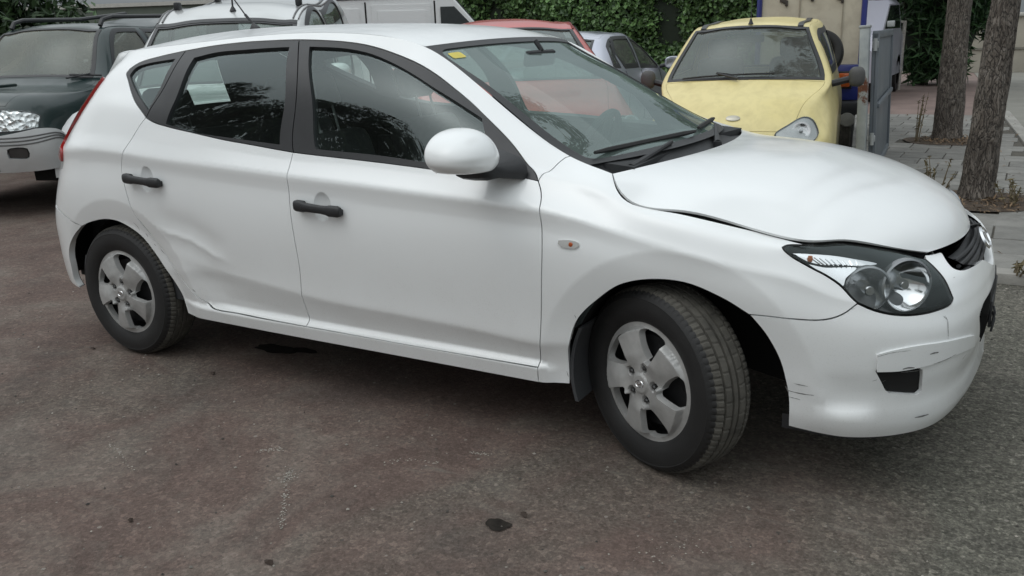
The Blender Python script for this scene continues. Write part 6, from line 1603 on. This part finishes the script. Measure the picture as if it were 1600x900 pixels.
# --- silver-lavender saloon, side on
lav=paint('silver_lavender_paint',(.46,.48,.56),(.25,.25,.26),.18,.9,.28,.45)
st=[[(.80,0,.22),(.76,.52,.22),(.64,.74,.22),(.44,.84,.22),(.36,.86,.22)],
    [(.86,0,.42),(.81,.54,.42),(.67,.76,.42),(.44,.86,.46),(.36,.87,.22)],
    [(.83,0,.58),(.77,.56,.58),(.63,.77,.58),(.40,.865,.56),(.32,.875,.22)],
    [(.74,0,.70),(.64,.58,.69),(.50,.78,.665),(.30,.87,.58),(.22,.88,.22)],
    [(.20,0,.84),(.14,.64,.82),(.06,.80,.78),(-.02,.875,.62),(-.04,.88,.22)],
    [(-.25,0,.94),(-.44,.72,.92),(-.48,.82,.88),(-.50,.88,.64),(-.50,.88,.22)],
    [(-.70,0,1.16),(-.82,.66,1.13),(-.86,.83,.90),(-.86,.885,.64),(-.86,.885,.22)],
    [(-1.12,0,1.34),(-1.22,.58,1.30),(-1.3,.835,.915),(-1.3,.885,.65),(-1.3,.885,.22)],
    [(-1.45,0,1.405),(-1.5,.57,1.36),(-1.6,.835,.925),(-1.6,.885,.65),(-1.6,.885,.22)],
    [(-2.0,0,1.425),(-2.0,.57,1.375),(-2.0,.835,.935),(-2.0,.885,.65),(-2.0,.885,.22)],
    [(-2.55,0,1.37),(-2.55,.56,1.32),(-2.55,.83,.945),(-2.55,.885,.65),(-2.55,.885,.22)],
    [(-3.15,0,1.06),(-3.10,.64,1.04),(-3.05,.80,.95),(-3.0,.875,.66),(-3.0,.875,.24)],
    [(-3.60,0,.96),(-3.55,.66,.94),(-3.5,.76,.90),(-3.45,.84,.66),(-3.45,.85,.26)],
    [(-3.68,0,.5),(-3.62,.64,.5),(-3.56,.76,.5),(-3.5,.80,.45),(-3.5,.82,.28)]]
Ha,ea=vehicle('saloon_car','silver-lavender saloon seen from its rear right side, between the red hatchback and the yellow microcar','car',(-4.52,9.0,0),R_(98),st,lav,
  [('windscreen',[(5.10,.93),(5.06,0),(5.10,-.93),(6,-.94),(6.95,-.93),(6.97,0),(6.95,.93),(6,.94)],False),
   ('side_window',[(5.55,1.75),(5.7,1.92),(8.15,1.92),(8.05,1.16),(7.2,1.13),(6.6,1.2)],False),('side_window',[(5.55,-1.75),(6.6,-1.2),(7.2,-1.13),(8.05,-1.16),(8.15,-1.92),(5.7,-1.92)],False),
   ('side_window',[(8.28,1.16),(8.36,1.90),(9.7,1.90),(9.9,1.5),(9.5,1.16)],False),('side_window',[(8.28,-1.16),(9.5,-1.16),(9.9,-1.5),(9.7,-1.90),(8.36,-1.90)],False),
   ('side_window',[(9.62,1.18),(10.0,1.6),(10.0,1.86),(10.45,1.80),(10.1,1.30)],False),('side_window',[(9.62,-1.18),(10.1,-1.30),(10.45,-1.80),(10.0,-1.86),(10.0,-1.6)],False),
   ('rear_window',[(10.1,.85),(10.1,-.85),(10.9,-.85),(10.9,.85)],False)],wheels=[(0,.78,.315,.98),(0,-.78,.315,.98),(-2.65,.78,.315,.98),(-2.65,-.78,.315,.98)])
cabin_block(ea,-3.0,-.3,1.5,.3,.72);bwheel(ea,-.95,.37,.90)
for y in (.37,-.37): bseat(ea,-1.5,y,.46)
bseat(ea,-2.35,0,.46,1.2)
for s in (1,-1):
    bmirror(ea,-.62,s*.86,.97,s,lav,(.09,.12,.085));lens_panel(Ha,ea,[(1.9,s*1.0),(1.9,s*1.7),(2.3,s*2.2),(2.9,s*2.2),(3.05,s*1.5),(2.7,s*1.0)])
    for x in (-1.50,-2.45):
        mb=MB();mb.box((x,s*.893,.78),(.20,.03,.035),bev=.01);mb.obj('door_handle',lav,ea)
    for k in (5.45,8.22,9.75):
        P=[Ha.p.pos(np.array([[Ha.U(k),Ha.V(s*v)]]))[0]+Ha.p.nrm(np.array([[Ha.U(k),Ha.V(s*v)]]))[0]*.0 for v in np.linspace(2.0,3.8,12)];strut(ea,'door_seam',P,.004,cavity,5)

# --- white panel van further back, facing right
vanw=paint('white_van_paint',(.81,.825,.82),(.40,.38,.34),.06,.5,.4)
van=empty('panel_van',(-7.38,7.7,0),R_(45),label='white panel van side-on at the back, above the roof of the white car',cat='van')
prof=[(-2.1,.40),(-2.14,1.0),(-2.08,1.75),(-1.95,1.86),(.35,1.90),(.62,1.86),(1.25,1.18),(1.9,.98),(2.08,.72),(2.1,.40)]
def slab(poly,y0,y1,inset=.10):
    mb=MB();c=np.mean(np.array(poly),axis=0);r=[]
    for y,k in ((y0,.97),(y0+.05,1.0),(y1-.05,1.0),(y1,.97)): r.append([(c[0]+(x-c[0])*k,y,c[1]+(z-c[1])*k) for x,z in poly])
    mb.loft(r);return mb
van.scale=(1,1,1.05)
b_=slab(prof,-.86,.86).obj('body',vanw,van,angle=30)
for s in (-1,1):
    def flat(name,poly,d,mat,t=.012,par=van):
        mb=MB();mb.loft([[(x,s*(.86+d),z) for x,z in poly],[(x,s*(.86+d+t),z) for x,z in poly]]);return mb.obj(name,mat,par,smooth=False)
    flat('cargo_panel',[(-1.85,1.15),(-1.85,1.74),(-.72,1.74),(-.72,1.15)],.002,vanw,.015)
    flat('sliding_door',[(-.55,.5),(-.55,1.78),(.28,1.78),(.28,.5)],.002,vanw,.012);flat('door_panel',[(-.47,1.15),(-.47,1.70),(.20,1.70),(.20,1.15)],.016,vanw,.012)
    flat('door_seam',[(.33,.45),(.33,1.82),(.352,1.82),(.352,.45)],.001,cavity,.003);flat('door_seam',[(-.64,.45),(-.64,1.82),(-.618,1.82),(-.618,.45)],.001,cavity,.003)
    flat('side_window',[(.42,1.20),(.42,1.74),(.62,1.74),(1.02,1.34),(1.06,1.20)],.004,plain('van_glass',(.03,.035,.035),.08,coat=1))
    flat('roof_edge',[(-1.95,1.835),(-1.95,1.86),(.4,1.895),(.4,1.87)],.002,blackp,.01)
mb=MB();mb.loft([[(.66,y,1.83),(1.22,y,1.22),(1.24,y,1.235),(.68,y,1.845)] for y in (-.72,.72)]);mb.obj('windscreen',plain('van_glass',(.03,.035,.035),.08,coat=1),van,smooth=False)
for x in (-1.4,1.35):
    for s in (1,-1):
        wr=empty('wheel',(x,s*.78,.31),0,van);wr.rotation_euler=(R_(-90*s),0,0)
        for key in ('tyre','hubcap','steel_wheel'):
            o=first[key].copy();link(o,wr);o.matrix_parent_inverse=Matrix.Identity(4)

# --- blue flatbed with a cream box, at the right behind the microcar
blue=paint('deep_blue_paint',(.018,.028,.19),(.10,.09,.09),.3,.5,.4)
cream=paint('stained_cream_panel',(.56,.51,.40),(.20,.15,.10),.42,.1,.6,scale=5)
tr=empty('box_truck',(-1.38,7.05,0),R_(9),label='small blue truck with stained cream box body and spare wheel, behind the yellow microcar',cat='truck')
def arc(cx,cz,r,a0,a1,n=8): return [(cx+r*math.cos(R_(a0+(a1-a0)*k/n)),cz+r*math.sin(R_(a0+(a1-a0)*k/n))) for k in range(n+1)]
out=[(-.48,.97)]+[(.62,.97)]+arc(.22,2.15,.40,8,88)+arc(-.08,2.15,.40,92,172)
mb=MB();mb.loft([[(x,y,z) for x,z in out] for y in (0,2.3)]);mb.obj('box_body',cream,tr,angle=25)
rim=[(.62,.97)]+arc(.22,2.15,.40,8,88)+arc(-.08,2.15,.40,92,172)+[(-.48,.97)]
mb=MB();mb.tube([(x,-.01,z) for x,z in rim],.030,8);mb.obj('blue_rim',blue,tr)
for x in (-.05,.40):
    q=MB();q.box((x,-.006,1.50),(.012,.012,1.0));q.obj('panel_rib',plain('stained_rib',(.34,.30,.23),.8),tr)
for x,z in ((-.22,1.66),(.05,1.70),(.36,1.67)):
    q=MB();q.box((x,-.012,z),(.09,.02,.045),bev=.008,ry=R_(25));q.box((x+.03,-.014,z-.03),(.03,.02,.05),bev=.006);q.obj('latch_remnant',plain('dark_grime',(.06,.05,.04),.8),tr)
mb=MB();mb.box((.07,.02,.77),(1.12,.10,.38),bev=.015);mb.box((.07,1.2,.77),(1.08,2.2,.30));mb.obj('chassis_front',blue,tr,angle=30)
mb=MB();mb.box((.07,-.05,.50),(1.12,.16,.15),bev=.03);mb.obj('bumper',blackp,tr)
mb=MB();mb.box((.07,1.1,.48),(1.0,2.0,.2));mb.obj('underframe',cavity,tr)
mb=MB();mb.box((.46,-.055,.80),(.13,.05,.15),bev=.02);l_=mb.obj('indicator_lamp',plain('orange_lens',(.50,.10,.015),.3,coat=.5),tr);mb=MB();mb.box((.46,-.03,.80),(.17,.03,.19),bev=.01);mb.obj('lamp_base',trim,l_)
mb=MB();mb.lathe([(.0005,.03),(.07,.02),(.085,-.02),(.07,-.05)],18,Matrix.Translation((.52,-.12,.38))@Matrix.Rotation(R_(90),4,'X'));mb.obj('work_lamp',plain('dusty_glass_lamp',(.20,.20,.18),.5),tr)
def tyre_at(par,M,sc,name='wheel',caps=True):
    wr=empty(name,(0,0,0),0,par);wr.matrix_basis=M
    for key in ('tyre','steel_wheel'):
        o=first[key].copy();link(o,wr);o.matrix_parent_inverse=Matrix.Identity(4);o.scale=sc
    return wr
tyre_at(tr,Matrix.Translation((.20,-.45,1.10))@Matrix.Rotation(R_(78),4,'X'),(.80,.80,.75),'spare_wheel')
for x in (-.36,.50): tyre_at(tr,Matrix.Translation((x,.25,.31))@Matrix.Rotation(R_(90),4,'Y'),(1,1,1))
for x in (-.36,.50): tyre_at(tr,Matrix.Translation((x,1.9,.31))@Matrix.Rotation(R_(90),4,'Y'),(1,1,1))

# --- galvanised post and grey sheet gate beside the pavement
def rusty():
    m,nt,b=nodes('rusty_galvanised_post')
    base=ramp(nt,tex(nt,6,6,.6).outputs[0],[(.3,(.26,.285,.29)),(.7,(.42,.445,.44))])
    tc=N(nt,'TexCoord');sp=N(nt,'SeparateXYZ');nt.links.new(tc.outputs['Object'],sp.inputs[0])
    n=tex(nt,16,6,.7,.5)
    mp=N(nt,'MapRange');mp.interpolation_type='SMOOTHSTEP';mp.inputs[1].default_value=.30;mp.inputs[2].default_value=.0
    pp=N(nt,'Math',operation='PINGPONG');pp.inputs[1].default_value=10;d1=N(nt,'Math',operation='SUBTRACT');d1.inputs[1].default_value=.86;nt.links.new(sp.outputs[2],d1.inputs[0])
    ab=N(nt,'Math',operation='ABSOLUTE');nt.links.new(d1.outputs[0],ab.inputs[0]);nt.links.new(ab.outputs[0],mp.inputs[0])
    ml=N(nt,'Math',operation='MULTIPLY');nt.links.new(mp.outputs[0],ml.inputs[0]);nt.links.new(n.outputs[0],ml.inputs[1])
    f=ramp(nt,ml.outputs[0],[(.38,0.0),(.47,1.0)]);c=mix(nt,f.outputs[0],base.outputs[0],mix(nt,n.outputs[0],(.20,.07,.03),(.07,.028,.018)))
    nt.links.new(c,b.inputs['Base Color']);b.inputs['Roughness'].default_value=.6;b.inputs['Metallic'].default_value=.15;return m
gate=empty('gate',(-.29,4.6,0),label='grey sheet-metal gate on a rust-spotted galvanised post, folded back beside the pavement',cat='gate')
gate.rotation_euler=(0,R_(-2.2),0)
mb=MB();mb.box((0,0,.68),(.075,.075,1.36),bev=.008);mb.obj('post',rusty(),gate,angle=40)
mb=MB();mb.box((0,0,1.368),(.088,.088,.022),bev=.006);mb.obj('post_cap',plain('galvanised',(.38,.40,.40),.5,.3),gate)
gm=paint('grey_gate_paint',(.115,.135,.155),(.22,.22,.20),.3,.15,.5)
GD=Vector((-.085,1,0)).normalized();GL=2.3;Mg=Matrix.Translation((.075,.06,0))@Matrix.Rotation(math.atan2(GD.y,GD.x),4,'Z')
def gbox(nm,c,d,mat,bev=.006):
    q=MB();q.box(c,d,bev=bev,M=Mg);return q.obj(nm,mat,gate,angle=40)
gbox('sheet',(GL/2,0,.70),(GL,.012,1.16),gm,.002)
for nm,c,d in (('frame_rail',(GL/2,0,1.30),(GL,.05,.06)),('frame_rail',(GL/2,0,.12),(GL,.05,.06)),('frame_stile',(.025,0,.71),(.05,.055,1.2)),('frame_stile',(GL-.025,0,.71),(.05,.055,1.2)),('cross_rail',(GL/2,-.03,.72),(GL-.1,.03,.04))): gbox(nm,c,d,gm)
gbox('end_cap',(GL-.03,0,1.385),(.14,.07,.06),plain('galvanised',(.38,.40,.40),.5,.3))
for z in (1.22,.45):
    q=MB();q.box((.03,.0,z),(.10,.05,.06),bev=.01,M=Mg);q.tube([Mg@Vector((-.03,0,z-.05)),Mg@Vector((-.03,0,z+.05))],.016,8);q.obj('hinge',plain('galvanised',(.38,.40,.40),.5,.3),gate)
# --- distant pale car roofs glimpsed behind
def far_car(x,y,rz,label,mat):
    e=empty('parked_car',(x,y,0),R_(rz),label=label,cat='car')
    mb=MB();pr=[(-2.0,.30),(-2.05,.75),(-1.9,.95),(-1.2,1.02),(-.6,1.44),(.7,1.46),(1.35,1.02),(2.0,.86),(2.1,.3)]
    mb.loft([[(a,yy,.3+(b-.3)*k) for a,b in pr] for yy,k in ((-.85,.95),(-.78,1.0),(.78,1.0),(.85,.95))]);mb.obj('body',mat,e,angle=35)
    for s in (-1,1):
        mb=MB();mb.loft([[(a,s*.84+s*t,b) for a,b in ((-1.0,1.03),(-.55,1.36),(.62,1.38),(1.1,1.03))] for t in (0,.02)]);mb.obj('side_window',plain('van_glass',(.03,.035,.035),.08,coat=1),e,smooth=False)
    for s in (-1,1):
        for a in (-1.3,1.3):
            mb=MB();mb.lathe([(.18,.09),(.30,.09),(.31,.05),(.31,-.09),(.0005,-.09)],24,Matrix.Translation((a,s*.76,.31))@Matrix.Rotation(R_(90),4,'X'));mb.obj('wheel',rubber,e)
    return e
fc=far_car(-11.2,7.2,25,'pale blue-silver car half hidden behind the roof rails of the off-roader',paint('pale_blue_silver',(.42,.46,.50),(.3,.3,.3),.2,.8,.3,.3))
fc.scale=(1.1,1.1,1.28)
fc=far_car(-2.45,15.6,90,'pale lavender car glimpsed between the cream truck box and the oleander',paint('pale_lavender',(.52,.52,.60),(.3,.3,.3),.2,.8,.3,.1))
fc.scale=(1,1,1.25)
